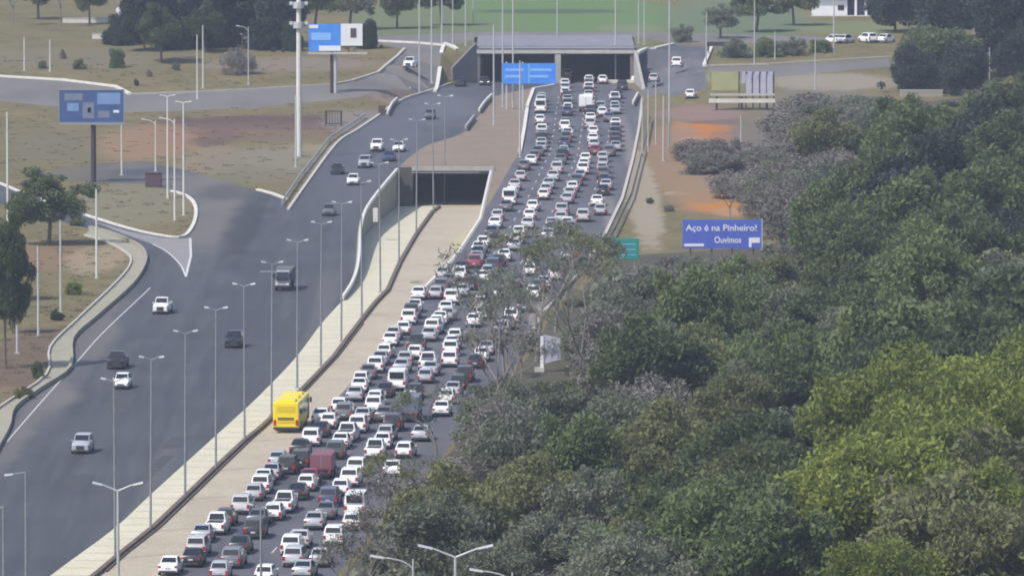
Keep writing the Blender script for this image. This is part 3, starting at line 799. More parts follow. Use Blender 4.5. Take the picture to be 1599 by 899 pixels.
def build_car(kind, colour):
    sp = SPEC[kind]; W2 = sp['W'] / 2
    ya, yt, yrr, yrf, yc, yn = sp['yr']; b, rf = sp['belt'], sp['roof']
    root = empty(kind.lower())
    mb, wr = car_body(sp, kind)
    mb.build('body', CARPAINT[colour], root, smooth=True)
    cz, tz = sp['cowl'], sp['tail']
    patch4([(-W2 * .80, yc, cz), (W2 * .80, yc, cz), (wr, yrf, rf - .02), (-wr, yrf, rf - .02)], .014, .04, .96, .10, .93).build('windscreen', M['glass'], root)
    if kind == 'van':
        patch4([(W2 * .84, ya, 1.25), (-W2 * .84, ya, 1.25), (-wr, yrr - .05, rf - .03), (wr, yrr - .05, rf - .03)], .03, .06, .94, .1, .85).build('rear_window', M['glass'], root)
    elif kind in ('hatchback', 'SUV'):
        patch4([(W2 * .86, yt, tz), (-W2 * .86, yt, tz), (-wr, yrr, rf - .03), (wr, yrr, rf - .03)], .014, .06, .94, .12, .86).build('rear_window', M['glass'], root)
    else:
        patch4([(W2 * .86, yt, tz), (-W2 * .86, yt, tz), (-wr, yrr, rf - .03), (wr, yrr, rf - .03)], .014, .06, .94, .1, .9).build('rear_window', M['glass'], root)
    for s in (1, -1):
        zl = min(b, rf - .05)
        q = [(s * W2 * .97, yc - .12, b), (s * (wr + .01), yrf - .02, rf - .05), (s * (wr + .01), yrr + .06, rf - .06), (s * W2 * .97, (yt + yrr) / 2 + (.05 if kind != 'pickup' else .2), b)]
        if kind == 'van': q[2] = (s * (wr + .01), yrf - 1.0, rf - .06); q[3] = (s * W2 * .97, yrf - 1.0, b)
        q = [Vector(p) for p in q]; c = sum(q, Vector()) / 4
        q = [c + (p - c) * .9 for p in q]
        MB().hexa([p + Vector((-s * .01, 0, 0)) for p in q] + [p + Vector((s * .016, 0, 0)) for p in q]).build('side_window', M['glass'], root)
        nz = sp['nose']
        MB().hexa([(s * W2 * .46, yn - .06, nz - .22), (s * W2 * .82, yn - .16, nz - .22), (s * W2 * .84, yn - .3, nz - .22), (s * W2 * .46, yn - .3, nz - .22),
                   (s * W2 * .44, yn + .0, nz - .08), (s * W2 * .84, yn - .1, nz - .04), (s * W2 * .86, yn - .3, nz - .02), (s * W2 * .46, yn - .3, nz - .04)]).build('headlight', M['lens'], root)
        tall = .34 if kind in ('hatchback', 'SUV', 'van', 'pickup') else .18
        zz = tz - .16
        MB().box(*sorted((s * W2 * .68, s * W2 * .94)), ya - .012, ya + .14, zz - tall, zz + .02).build('tail_light', M['taillens'], root)
        MB().box(*sorted((s * (W2 * .97), s * (W2 + .10))), yc - .28, yc - .14, b + .0, b + .14).build('mirror', CARPAINT[colour], root, bevel=.02)
        for y in (yn - .78, ya + .75):
            wheel_parts(root, s * (W2 - .09), y, .31 if kind in ('hatchback', 'sedan') else .36, .22)
    MB().box(-W2 * .86, W2 * .86, ya - .03, ya + .12, .26, .46).build('rear_bumper', M['trim'], root, bevel=.02)
    MB().box(-W2 * .80, W2 * .80, yn - .14, yn + .03, .26, .42).build('front_bumper', M['trim'], root, bevel=.02)
    MB().box(-W2 * .44, W2 * .44, yn - .1, yn + .025, .46, sp['nose'] - .14).build('grille', M['trim'], root)
    pz = .56 if kind != 'sedan' else .62
    MB().box(-.2, .2, ya - .04, ya + .05, pz, pz + .13).build('number_plate', M['plate'], root)
    if kind == 'pickup':
        MB().box(-W2 * .72, W2 * .72, ya + .12, yt - .02, sp['tail'] - .02, sp['tail'] + .035).build('bed_cover', M['trim'], root)
    return root

PROTO = {}
def place_car(kind, colour, x, y, h, label, group, z=0.0):
    key = (kind, colour)
    if key not in PROTO:
        o = PROTO[key] = build_car(kind, colour)
    else:
        o = copy_tree(PROTO[key])
    o.location = (x, y, z); o.rotation_euler = (0, 0, -h)
    nm = kind.lower()
    tag(o, label, {'SUV': 'SUV', 'pickup': 'pickup truck'}.get(kind, 'car' if kind in ('hatchback', 'sedan') else 'van'), group)
    return o

JAMGROUP = {'a': 'vehicles queuing in the jam', 'b': 'vehicles queuing in the jam', 'c': 'vehicles queuing in the jam', 'd': 'vehicles queuing in the jam'}
JAM = [
('hatchback', 'silver', 4.81, 1235.29, 0.013, 'silver hatchback, leftmost queue, at the far tunnel mouth', 'a'),
('van', 'white', 4.52, 1209.3, 0.024, 'white van, leftmost queue, nearing the far tunnel', 'a'),
('hatchback', 'white', 4.31, 1182.02, 0.004, 'white hatchback, leftmost queue, nearing the far tunnel', 'a'),
('SUV', 'white', 4.52, 1157.98, 0.022, 'white SUV, leftmost queue, beside the brown island', 'a'),
('sedan', 'silver', 4.31, 1122.74, 0.043, 'silver sedan, leftmost queue, beside the brown island', 'a'),
('sedan', 'white', 2.76, 1095.79, 0.042, 'white sedan, leftmost queue, beside the underpass mouth', 'a'),
('hatchback', 'grey', 1.74, 1085.64, 0.071, 'grey hatchback, leftmost queue, beside the underpass mouth', 'a'),
('hatchback', 'light grey', 1.19, 1065.13, 0.024, 'light grey hatchback, leftmost queue, beside the underpass mouth', 'a'),
('sedan', 'light grey', 0.4, 1049.03, 0.046, 'light grey sedan, leftmost queue, beside the underpass mouth', 'a'),
('van', 'white', -0.35, 1023.51, 0.034, 'white van, leftmost queue, beside the underpass ramp', 'a'),
('sedan', 'grey', -0.78, 1012.45, 0.035, 'grey sedan, leftmost queue, beside the underpass ramp', 'a'),
('hatchback', 'light grey', -1.85, 996.42, 0.052, 'light grey hatchback, leftmost queue, beside the underpass ramp', 'a'),
('sedan', 'white', -2.14, 984.36, 0.063, 'white sedan, leftmost queue, beside the underpass ramp, behind a light grey hatchback', 'a'),
('sedan', 'dark blue', -2.5, 970.4, 0.07, 'dark blue sedan, leftmost queue, beside the underpass ramp', 'a'),
('hatchback', 'white', -3.51, 954.69, 0.073, 'white hatchback, leftmost queue, beside the underpass ramp', 'a'),
('sedan', 'white', -4.02, 946.42, 0.112, 'white sedan, leftmost queue, beside the underpass ramp, behind a white hatchback', 'a'),
('SUV', 'red', -4.38, 925.37, 0.084, 'red SUV, leftmost queue, before the underpass ramp', 'a'),
('SUV', 'white', -6.22, 908.66, 0.031, 'white SUV, leftmost queue, before the underpass ramp', 'a'),
('hatchback', 'light grey', -8.17, 910.21, 0.071, 'light grey hatchback, leftmost queue, before the underpass ramp', 'a'),
('SUV', 'white', 9.25, 1295.54, -0.005, 'white SUV, second queue from left, at the far tunnel mouth', 'b'),
('hatchback', 'white', 8.76, 1271.3, -0.002, 'white hatchback, second queue from left, at the far tunnel mouth, behind a black sedan', 'b'),
('hatchback', 'white', 8.71, 1248.15, 0.04, 'white hatchback, second queue from left, at the far tunnel mouth, behind a silver sedan', 'b'),
('sedan', 'silver', 8.9, 1230.76, 0.008, 'silver sedan, second queue from left, at the far tunnel mouth, behind a black hatchback', 'b'),
('hatchback', 'white', 8.75, 1210.35, -0.029, 'white hatchback, second queue from left, nearing the far tunnel', 'b'),
('SUV', 'white', 8.05, 1166.43, 0.021, 'white SUV, second queue from left, beside the brown island', 'b'),
('sedan', 'white', 8.34, 1152.42, 0.007, 'white sedan, second queue from left, beside the brown island', 'b'),
('sedan', 'dark blue', 7.73, 1132.01, -0.006, 'dark blue sedan, second queue from left, beside the brown island', 'b'),
('hatchback', 'silver', 7.53, 1114.68, 0.006, 'silver hatchback, second queue from left, beside the brown island', 'b'),
('SUV', 'light grey', 6.34, 1079.75, 0.025, 'light grey SUV, second queue from left, beside the underpass mouth', 'b'),
('sedan', 'light grey', 5.73, 1065.35, 0.043, 'light grey sedan, second queue from left, beside the underpass mouth', 'b'),
('sedan', 'silver', 5.05, 1051.33, 0.035, 'silver sedan, second queue from left, beside the underpass mouth', 'b'),
('hatchback', 'white', 4.27, 1031.85, 0.05, 'white hatchback, second queue from left, beside the underpass mouth', 'b'),
('hatchback', 'white', 2.84, 1012.22, 0.093, 'white hatchback, second queue from left, beside the underpass ramp, ahead of a white hatchback', 'b'),
('hatchback', 'white', 2.31, 997.46, 0.038, 'white hatchback, second queue from left, beside the underpass ramp', 'b'),
('sedan', 'light grey', 2.05, 983.35, 0.041, 'light grey sedan, second queue, beside the underpass ramp, ahead of a white hatchback', 'b'),
('sedan', 'silver', 0.33, 950.17, 0.057, 'silver sedan, second queue from left, beside the underpass ramp', 'b'),
('hatchback', 'white', 0.96, 970.17, 0.085, 'white hatchback, second queue from left, beside the underpass ramp, behind a light grey sedan', 'b'),
('sedan', 'white', -3.45, 905.24, 0.051, 'white sedan, second queue from left, before the underpass ramp, behind a silver hatchback', 'b'),
('hatchback', 'white', 12.89, 1281.48, 0.041, 'white hatchback, third queue, at the far tunnel mouth, ahead of a dark blue hatchback', 'c'),
('SUV', 'white', 12.57, 1259.84, -0.018, 'white SUV, third queue from left, at the far tunnel mouth', 'c'),
('sedan', 'light grey', 12.39, 1241.91, -0.011, 'light grey sedan, third queue from left, at the far tunnel mouth', 'c'),
('sedan', 'white', 12.15, 1186.63, 0.013, 'white sedan, third queue from left, nearing the far tunnel, behind a black hatchback', 'c'),
('SUV', 'light grey', 11.9, 1172.13, -0.005, 'light grey SUV, third queue from left, beside the brown island', 'c'),
('hatchback', 'white', 12.22, 1156.36, 0.0, 'white hatchback, third queue from left, beside the brown island', 'c'),
('sedan', 'white', 12.06, 1140.09, 0.026, 'white sedan, third queue from left, beside the brown island', 'c'),
('hatchback', 'red', 12.1, 1115.98, 0.041, 'red hatchback, third queue from left, beside the brown island', 'c'),
('hatchback', 'white', 10.56, 1099.34, 0.034, 'white hatchback, third queue from left, beside the underpass mouth, behind a red hatchback', 'c'),
('SUV', 'white', 10.02, 1078.54, 0.033, 'white SUV, third queue from left, beside the underpass mouth', 'c'),
('hatchback', 'white', 8.33, 1045.37, 0.075, 'white hatchback, third queue from left, beside the underpass mouth, behind a grey SUV', 'c'),
('SUV', 'silver', 6.61, 1005.01, 0.063, 'silver SUV, third queue from left, beside the underpass ramp', 'c'),
('sedan', 'light grey', 6.37, 992.52, 0.051, 'light grey sedan, third queue from left, beside the underpass ramp', 'c'),
('sedan', 'silver', 4.68, 966.48, 0.087, 'silver sedan, third queue from left, beside the underpass ramp', 'c'),
('hatchback', 'grey', 4.37, 952.79, 0.042, 'grey hatchback, third queue from left, beside the underpass ramp', 'c'),
('hatchback', 'silver', 2.48, 928.74, 0.068, 'silver hatchback, third queue from left, before the underpass ramp', 'c'),
('hatchback', 'white', 2.22, 914.54, 0.08, 'white hatchback, third queue from left, before the underpass ramp, behind a silver hatchback', 'c'),
('hatchback', 'white', 15.13, 1281.48, 0.009, 'white hatchback, rightmost queue, at the far tunnel mouth', 'd'),
('pickup', 'white', 16.52, 1232.74, -0.0, 'white pickup, rightmost queue, at the far tunnel mouth', 'd'),
('sedan', 'silver', 16.26, 1206.02, 0.021, 'silver sedan, rightmost queue, nearing the far tunnel', 'd'),
('sedan', 'white', 15.85, 1175.0, 0.002, 'white sedan, rightmost queue, beside the brown island', 'd'),
('hatchback', 'white', 14.08, 1199.8, 0.001, 'white hatchback, rightmost queue, nearing the far tunnel', 'd'),
('sedan', 'silver', 15.18, 1124.05, -0.0, 'silver sedan, rightmost queue, beside the brown island', 'd'),
('hatchback', 'light grey', 13.06, 1101.87, 0.059, 'light grey hatchback, rightmost queue, beside the brown island', 'd'),
('SUV', 'grey', 12.72, 1070.11, 0.03, 'grey SUV, rightmost queue, beside the underpass mouth', 'd'),
('sedan', 'light grey', 12.91, 1049.03, 0.07, 'light grey sedan, rightmost queue, beside the underpass mouth', 'd'),
('sedan', 'white', 11.39, 1021.08, 0.059, 'white sedan, rightmost queue, beside the underpass ramp', 'd'),
('hatchback', 'silver', 11.64, 1005.85, 0.048, 'silver hatchback, rightmost queue, beside the underpass ramp', 'd'),
('hatchback', 'white', 7.19, 984.12, 0.073, 'white hatchback, rightmost queue, beside the underpass ramp', 'd'),
('hatchback', 'white', 6.89, 926.94, 0.07, 'white hatchback, rightmost queue, before the underpass ramp', 'd'),
('SUV', 'white', 5.26, 908.68, 0.069, 'white SUV, rightmost queue, before the underpass ramp, behind a black hatchback', 'd'),
('sedan', 'light grey', 3.78, 897.6, 0.037, 'light grey sedan, rightmost queue, before the underpass ramp', 'd'),
('SUV', 'white', 2.61, 883.51, 0.068, 'white SUV, rightmost queue, before the underpass ramp, behind a black SUV', 'd'),
('sedan', 'dark green', 1.54, 867.49, 0.083, 'dark green sedan, rightmost queue, halfway from bus to underpass', 'd'),
('SUV', 'white', 0.02, 854.31, 0.072, 'white SUV, rightmost queue, halfway from bus to underpass', 'd'),
('sedan', 'grey', 8.56, 957.78, 0.083, 'grey sedan, rightmost queue, beside the underpass ramp', 'd'),
('SUV', 'black', 18.2, 1264.82, 0.043, 'black SUV, rightmost queue, at the far tunnel mouth', 'd'),
('sedan', 'white', -10.71, 883.54, 0.075, 'white sedan, leftmost queue, before the underpass ramp', 'a'),
('hatchback', 'silver', -8.66, 884.08, 0.11, 'silver hatchback, leftmost queue, before the underpass ramp', 'a'),
('sedan', 'white', -10.98, 867.49, 0.03, 'white sedan, leftmost queue, halfway from bus to underpass, behind a white sedan', 'a'),
('SUV', 'white', -11.44, 852.79, 0.055, 'white SUV, leftmost queue, halfway from bus to underpass', 'a'),
('hatchback', 'white', -11.93, 840.57, 0.003, 'white hatchback, leftmost queue, halfway from bus to underpass', 'a'),
('hatchback', 'light grey', -12.83, 834.69, 0.075, 'light grey hatchback, leftmost queue, halfway from bus to underpass', 'a'),
('sedan', 'white', -13.12, 827.69, 0.058, 'white sedan, leftmost queue, halfway from bus to underpass, behind a light grey hatchback', 'a'),
('hatchback', 'white', -13.48, 814.76, 0.092, 'white hatchback, leftmost queue, just past the yellow bus, behind a white sedan', 'a'),
('SUV', 'white', -14.2, 799.31, 0.05, 'white SUV, leftmost queue, just past the yellow bus', 'a'),
('sedan', 'grey', -14.87, 792.68, 0.016, 'grey sedan, leftmost queue, just past the yellow bus', 'a'),
('hatchback', 'white', -15.4, 785.29, 0.091, 'white hatchback, leftmost queue, just past the yellow bus, behind a grey sedan', 'a'),
('sedan', 'white', -15.52, 779.1, 0.035, 'white sedan, leftmost queue, just past the yellow bus', 'a'),
('sedan', 'silver', -15.79, 770.31, 0.039, 'silver sedan, leftmost queue, around the yellow bus', 'a'),
('hatchback', 'white', -17.09, 759.06, 0.067, 'white hatchback, leftmost queue, around the yellow bus, behind a silver sedan', 'a'),
('SUV', 'grey', -16.39, 752.64, 0.086, 'grey SUV, leftmost queue, around the yellow bus', 'a'),
('hatchback', 'white', -17.77, 744.68, 0.064, 'white hatchback, leftmost queue, around the yellow bus, behind a white sedan', 'a'),
('sedan', 'white', -18.66, 749.29, 0.078, 'white sedan, leftmost queue, around the yellow bus', 'a'),
('SUV', 'white', -19.11, 729.12, 0.042, 'white SUV, leftmost queue, around the red truck, behind a black sedan', 'a'),
('sedan', 'black', -19.93, 721.41, 0.123, 'black sedan, leftmost queue, around the red truck', 'a'),
('SUV', 'black', -19.51, 710.66, 0.086, 'black SUV, leftmost queue, around the red truck, behind a silver hatchback', 'a'),
('SUV', 'black', -20.64, 705.66, 0.091, 'black SUV, leftmost queue, around the red truck, behind a black SUV', 'a'),
('hatchback', 'silver', -21.7, 711.5, 0.1, 'silver hatchback, leftmost queue, around the red truck', 'a'),
('sedan', 'silver', -21.97, 701.01, 0.092, 'silver sedan, leftmost queue, around the red truck', 'a'),
('sedan', 'white', -22.54, 696.14, 0.092, 'white sedan, leftmost queue, around the red truck', 'a'),
('SUV', 'white', -22.58, 690.1, 0.067, 'white SUV, leftmost queue, around the red truck, behind a white sedan', 'a'),
('hatchback', 'silver', -22.99, 684.42, 0.085, 'silver hatchback, leftmost queue, nearer than the red truck', 'a'),
('SUV', 'light grey', -23.76, 674.47, 0.097, 'light grey SUV, leftmost queue, nearer than the red truck', 'a'),
('hatchback', 'black', -24.87, 665.77, 0.11, 'black hatchback, leftmost queue, nearer than the red truck', 'a'),
('pickup', 'white', -25.46, 659.94, 0.083, 'white pickup, leftmost queue, nearer than the red truck', 'a'),
('sedan', 'silver', -26.44, 654.11, 0.086, 'silver sedan, leftmost queue, nearer than the red truck', 'a'),
('SUV', 'light grey', -26.48, 644.38, 0.089, 'light grey SUV, leftmost queue, at the bottom edge', 'a'),
('sedan', 'black', -26.58, 637.48, 0.093, 'black sedan, leftmost queue, at the bottom edge', 'a'),
('sedan', 'white', -28.26, 631.98, 0.083, 'white sedan, leftmost queue, at the bottom edge', 'a'),
('SUV', 'white', -6.86, 877.84, 0.059, 'white SUV, second queue from left, halfway from bus to underpass, behind a silver sedan', 'b'),
('sedan', 'white', -7.42, 865.13, 0.052, 'white sedan, second queue from left, halfway from bus to underpass, behind a white SUV', 'b'),
('hatchback', 'silver', -7.09, 857.21, 0.086, 'silver hatchback, second queue from left, halfway from bus to underpass', 'b'),
('sedan', 'white', -7.94, 852.73, 0.067, 'white sedan, second queue from left, halfway from bus to underpass, behind a silver hatchback', 'b'),
('hatchback', 'white', -8.28, 848.03, 0.06, 'white hatchback, second queue from left, halfway from bus to underpass', 'b'),
('SUV', 'white', -8.56, 841.53, 0.135, 'white SUV, second queue from left, halfway from bus to underpass, behind a white hatchback', 'b'),
('sedan', 'silver', -8.96, 833.46, 0.077, 'silver sedan, second queue from left, halfway from bus to underpass', 'b'),
('pickup', 'black', -10.26, 822.4, 0.074, 'black pickup, second queue from left, just past the yellow bus', 'b'),
('hatchback', 'white', -10.26, 813.38, 0.058, 'white hatchback, second queue from left, just past the yellow bus', 'b'),
('hatchback', 'silver', -11.25, 806.51, 0.034, 'silver hatchback, second queue from left, just past the yellow bus', 'b'),
('sedan', 'silver', -11.45, 798.64, 0.084, 'silver sedan, second queue from left, just past the yellow bus', 'b'),
('van', 'white', -11.63, 781.26, 0.062, 'white van, second queue from left, just past the yellow bus', 'b'),
('sedan', 'black', -12.76, 774.05, 0.067, 'black sedan, second queue from left, just past the yellow bus', 'b'),
('hatchback', 'white', -13.61, 766.37, 0.091, 'white hatchback, second queue from left, around the yellow bus', 'b'),
('SUV', 'white', -13.59, 759.28, 0.093, 'white SUV, second queue from left, around the yellow bus, behind a white hatchback', 'b'),
('sedan', 'light grey', -14.56, 749.74, 0.079, 'light grey sedan, second queue from left, around the yellow bus', 'b'),
('SUV', 'white', -14.85, 741.01, 0.078, 'white SUV, second queue from left, around the yellow bus, behind a light grey sedan', 'b'),
('pickup', 'white', -15.74, 732.88, 0.128, 'white pickup, second queue from left, around the red truck', 'b'),
('sedan', 'white', -16.2, 726.9, 0.096, 'white sedan, second queue from left, around the red truck', 'b'),
('SUV', 'dark green', -16.54, 718.15, 0.063, 'dark green SUV, second queue from left, around the red truck', 'b'),
('sedan', 'red', -18.37, 696.58, 0.105, 'red sedan, second queue from left, around the red truck', 'b'),
('hatchback', 'white', -18.5, 691.87, 0.091, 'white hatchback, second queue from left, around the red truck', 'b'),
('sedan', 'black', -19.15, 685.14, 0.088, 'black sedan, second queue from left, nearer than the red truck', 'b'),
('pickup', 'white', -20.09, 675.83, 0.103, 'white pickup, second queue from left, nearer than the red truck', 'b'),
('hatchback', 'white', -20.79, 669.73, 0.093, 'white hatchback, second queue from left, nearer than the red truck', 'b'),
('sedan', 'grey', -22.02, 665.3, 0.131, 'grey sedan, second queue from left, nearer than the red truck', 'b'),
('SUV', 'black', -22.04, 656.81, 0.09, 'black SUV, second queue from left, nearer than the red truck', 'b'),
('sedan', 'black', -22.93, 646.12, 0.088, 'black sedan, second queue from left, at the bottom edge', 'b'),
('SUV', 'grey', -23.19, 636.62, 0.105, 'grey SUV, second queue from left, at the bottom edge', 'b'),
('hatchback', 'silver', -23.99, 628.83, 0.066, 'silver hatchback, second queue from left, at the bottom edge', 'b'),
('hatchback', 'white', -20.17, 626.35, 0.1, 'white hatchback, second queue from left, at the bottom edge', 'b'),
('SUV', 'white', -3.32, 869.85, 0.062, 'white SUV, third queue from left, halfway from bus to underpass', 'c'),
('hatchback', 'white', -3.22, 858.69, 0.088, 'white hatchback, third queue from left, halfway from bus to underpass, behind a white SUV', 'c'),
('hatchback', 'white', -6.18, 831.79, 0.038, 'white hatchback, third queue from left, halfway from bus to underpass, behind a white sedan', 'c'),
('sedan', 'white', -6.39, 824.12, 0.065, 'white sedan, third queue, halfway from bus to underpass, ahead of a white SUV', 'c'),
('SUV', 'white', -6.54, 817.08, 0.019, 'white SUV, third queue from left, just past the yellow bus, behind a white sedan', 'c'),
('SUV', 'white', -6.51, 805.33, 0.047, 'white SUV, third queue from left, just past the yellow bus, behind a white SUV', 'c'),
('pickup', 'white', -8.8, 802.44, 0.058, 'white pickup, third queue from left, just past the yellow bus', 'c'),
('sedan', 'silver', -8.42, 795.98, 0.07, 'silver sedan, third queue from left, just past the yellow bus', 'c'),
('sedan', 'grey', -12.44, 751.02, 0.117, 'grey sedan, third queue from left, around the yellow bus', 'c'),
('hatchback', 'silver', -11.97, 733.95, 0.122, 'silver hatchback, third queue from left, around the yellow bus', 'c'),
('sedan', 'white', -12.25, 726.9, 0.054, 'white sedan, third queue from left, around the red truck', 'c'),
('pickup', 'white', -12.84, 718.55, 0.069, 'white pickup, third queue from left, around the red truck', 'c'),
('SUV', 'white', -14.2, 703.85, 0.116, 'white SUV, third queue from left, around the red truck, behind a white pickup', 'c'),
('SUV', 'white', -14.62, 695.63, 0.098, 'white SUV, third queue from left, around the red truck, behind a white SUV', 'c'),
('hatchback', 'white', -15.35, 688.38, 0.058, 'white hatchback, third queue from left, around the red truck', 'c'),
('SUV', 'dark blue', -16.17, 680.25, 0.098, 'dark blue SUV, third queue from left, nearer than the red truck', 'c'),
('sedan', 'grey', -16.28, 670.68, 0.063, 'grey sedan, third queue from left, nearer than the red truck', 'c'),
('sedan', 'silver', -17.1, 663.21, 0.068, 'silver sedan, third queue from left, nearer than the red truck', 'c'),
('sedan', 'light grey', -17.96, 650.09, 0.056, 'light grey sedan, third queue from left, at the bottom edge', 'c'),
('SUV', 'white', -18.53, 645.25, 0.076, 'white SUV, third queue from left, at the bottom edge', 'c'),
('sedan', 'silver', -17.08, 629.47, 0.128, 'silver sedan, third queue from left, at the bottom edge', 'c'),
('hatchback', 'white', -6.45, 767.6, 0.076, 'white hatchback, rightmost queue, around the yellow bus', 'd'),
('sedan', 'white', -6.9, 756.28, 0.069, 'white sedan, rightmost queue, around the yellow bus', 'd'),
('hatchback', 'white', -9.97, 719.01, 0.141, 'white hatchback, rightmost queue, around the red truck', 'd'),
('sedan', 'white', -10.9, 703.33, 0.078, 'white sedan, rightmost queue, around the red truck', 'd'),
('van', 'white', -13.66, 672.82, 0.084, 'white van, rightmost queue, nearer than the red truck', 'd'),
('hatchback', 'white', -13.78, 662.53, 0.081, 'white hatchback, rightmost queue, nearer than the red truck', 'd'),
('SUV', 'white', -15.06, 651.87, 0.093, 'white SUV, rightmost queue, at the bottom edge', 'd'),
('sedan', 'silver', -15.96, 637.47, 0.073, 'silver sedan, rightmost queue, at the bottom edge', 'd'),
('sedan', 'silver', -8.63, 733.61, 0.113, 'silver sedan, rightmost queue, around the yellow bus', 'd'),
('sedan', 'black', -18.43, 737.09, 0.073, 'black sedan, leftmost queue, around the yellow bus', 'a'),
('sedan', 'silver', -13.83, 807.15, 0.068, 'silver sedan, leftmost queue, just past the yellow bus', 'a'),
('SUV', 'black', -11.21, 860.14, 0.067, 'black SUV, leftmost queue, halfway from bus to underpass', 'a'),
('SUV', 'grey', -8.22, 892.45, 0.048, 'grey SUV, leftmost queue, before the underpass ramp', 'a'),
('sedan', 'grey', -7.4, 900.56, 0.046, 'grey sedan, leftmost queue, before the underpass ramp', 'a'),
('sedan', 'black', -6.09, 917.89, 0.064, 'black sedan, leftmost queue, before the underpass ramp, behind a red SUV', 'a'),
('sedan', 'silver', -4.26, 932.39, 0.014, 'silver sedan, leftmost queue, before the underpass ramp', 'a'),
('sedan', 'black', -4.14, 939.4, 0.064, 'black sedan, leftmost queue, before the underpass ramp, behind a white sedan', 'a'),
('hatchback', 'white', 0.01, 1035.92, 0.049, 'white hatchback, leftmost queue, beside the underpass mouth', 'a'),
('hatchback', 'grey', 3.27, 1104.55, 0.033, 'grey hatchback, leftmost queue, beside the brown island', 'a'),
('sedan', 'grey', 3.79, 1113.76, 0.025, 'grey sedan, leftmost queue, beside the brown island', 'a'),
('sedan', 'light grey', 4.36, 1131.55, 0.027, 'light grey sedan, leftmost queue, beside the brown island', 'a'),
('SUV', 'black', 4.41, 1140.36, 0.009, 'black SUV, leftmost queue, beside the brown island', 'a'),
('hatchback', 'silver', 4.46, 1148.95, 0.028, 'silver hatchback, leftmost queue, beside the brown island', 'a'),
('hatchback', 'light grey', 4.61, 1217.65, -0.022, 'light grey hatchback, leftmost queue, nearing the far tunnel', 'a'),
('SUV', 'light grey', 4.71, 1226.7, 0.033, 'light grey SUV, leftmost queue, nearing the far tunnel', 'a'),
('sedan', 'silver', -17.38, 708.24, 0.069, 'silver sedan, second queue from left, around the red truck', 'b'),
('hatchback', 'black', -11.56, 789.6, 0.072, 'black hatchback, second queue from left, just past the yellow bus', 'b'),
('sedan', 'silver', -5.72, 886.97, 0.056, 'silver sedan, second queue from left, before the underpass ramp', 'b'),
('SUV', 'black', -4.58, 896.11, 0.058, 'black SUV, second queue from left, before the underpass ramp', 'b'),
('hatchback', 'silver', -2.83, 912.51, 0.049, 'silver hatchback, second queue from left, before the underpass ramp', 'b'),
('SUV', 'dark blue', -2.19, 920.22, 0.095, 'dark blue SUV, second queue from left, before the underpass ramp', 'b'),
('hatchback', 'black', -1.57, 927.48, 0.041, 'black hatchback, second queue from left, before the underpass ramp', 'b'),
('sedan', 'white', -0.93, 935.2, 0.037, 'white sedan, second queue from left, before the underpass ramp, behind a silver sedan', 'b'),
('sedan', 'light grey', 0.65, 960.28, 0.066, 'light grey sedan, second queue, beside the underpass ramp, ahead of a silver sedan', 'b'),
('hatchback', 'light grey', 4.65, 1041.48, 0.052, 'light grey hatchback, second queue from left, beside the underpass mouth', 'b'),
('sedan', 'grey', 6.94, 1097.33, 0.033, 'grey sedan, second queue from left, beside the underpass mouth', 'b'),
('SUV', 'black', 7.24, 1106.12, 0.008, 'black SUV, second queue from left, beside the brown island', 'b'),
('SUV', 'grey', 8.03, 1142.22, 0.001, 'grey SUV, second queue from left, beside the brown island', 'b'),
('hatchback', 'grey', 8.19, 1175.03, 0.034, 'grey hatchback, second queue from left, nearing the far tunnel', 'b'),
('sedan', 'dark blue', 8.62, 1201.75, -0.009, 'dark blue sedan, second queue from left, nearing the far tunnel', 'b'),
('sedan', 'grey', 8.83, 1220.67, 0.027, 'grey sedan, second queue from left, nearing the far tunnel', 'b'),
('hatchback', 'black', 8.8, 1239.34, 0.028, 'black hatchback, second queue from left, at the far tunnel mouth', 'b'),
('sedan', 'silver', 8.74, 1259.95, 0.014, 'silver sedan, second queue from left, at the far tunnel mouth, behind a white hatchback', 'b'),
('sedan', 'black', 9.0, 1283.53, -0.018, 'black sedan, second queue from left, at the far tunnel mouth', 'b'),
('SUV', 'silver', -18.04, 637.38, 0.122, 'silver SUV, third queue from left, at the bottom edge', 'c'),
('SUV', 'black', -11.5, 742.55, 0.079, 'black SUV, third queue from left, around the yellow bus', 'c'),
('sedan', 'white', -10.61, 758.43, 0.075, 'white sedan, third queue from left, around the yellow bus', 'c'),
('hatchback', 'light grey', -10.19, 765.72, 0.06, 'light grey hatchback, third queue from left, around the yellow bus', 'c'),
('hatchback', 'black', -9.75, 773.23, 0.046, 'black hatchback, third queue from left, just past the yellow bus', 'c'),
('hatchback', 'silver', -8.87, 788.25, 0.056, 'silver hatchback, third queue from left, just past the yellow bus', 'c'),
('sedan', 'white', -4.19, 849.95, 0.064, 'white sedan, third queue, halfway from bus to underpass, ahead of a white hatchback', 'c'),
('hatchback', 'white', -1.48, 884.6, 0.048, 'white hatchback, third queue from left, before the underpass ramp, behind a black SUV', 'c'),
('SUV', 'black', -0.53, 892.31, 0.07, 'black SUV, third queue from left, before the underpass ramp', 'c'),
('sedan', 'grey', 0.39, 899.79, 0.093, 'grey sedan, third queue from left, before the underpass ramp', 'c'),
('hatchback', 'black', 3.43, 940.76, 0.073, 'black hatchback, third queue from left, before the underpass ramp', 'c'),
('SUV', 'grey', 5.25, 975.16, 0.058, 'grey SUV, third queue from left, beside the underpass ramp', 'c'),
('hatchback', 'silver', 5.18, 983.65, 0.081, 'silver hatchback, third queue from left, beside the underpass ramp, behind a light grey sedan', 'c'),
('hatchback', 'silver', 7.46, 1025.08, 0.07, 'silver hatchback, third queue from left, beside the underpass ramp, behind a light grey hatchback', 'c'),
('hatchback', 'light grey', 7.89, 1035.22, 0.067, 'light grey hatchback, third queue from left, beside the underpass mouth', 'c'),
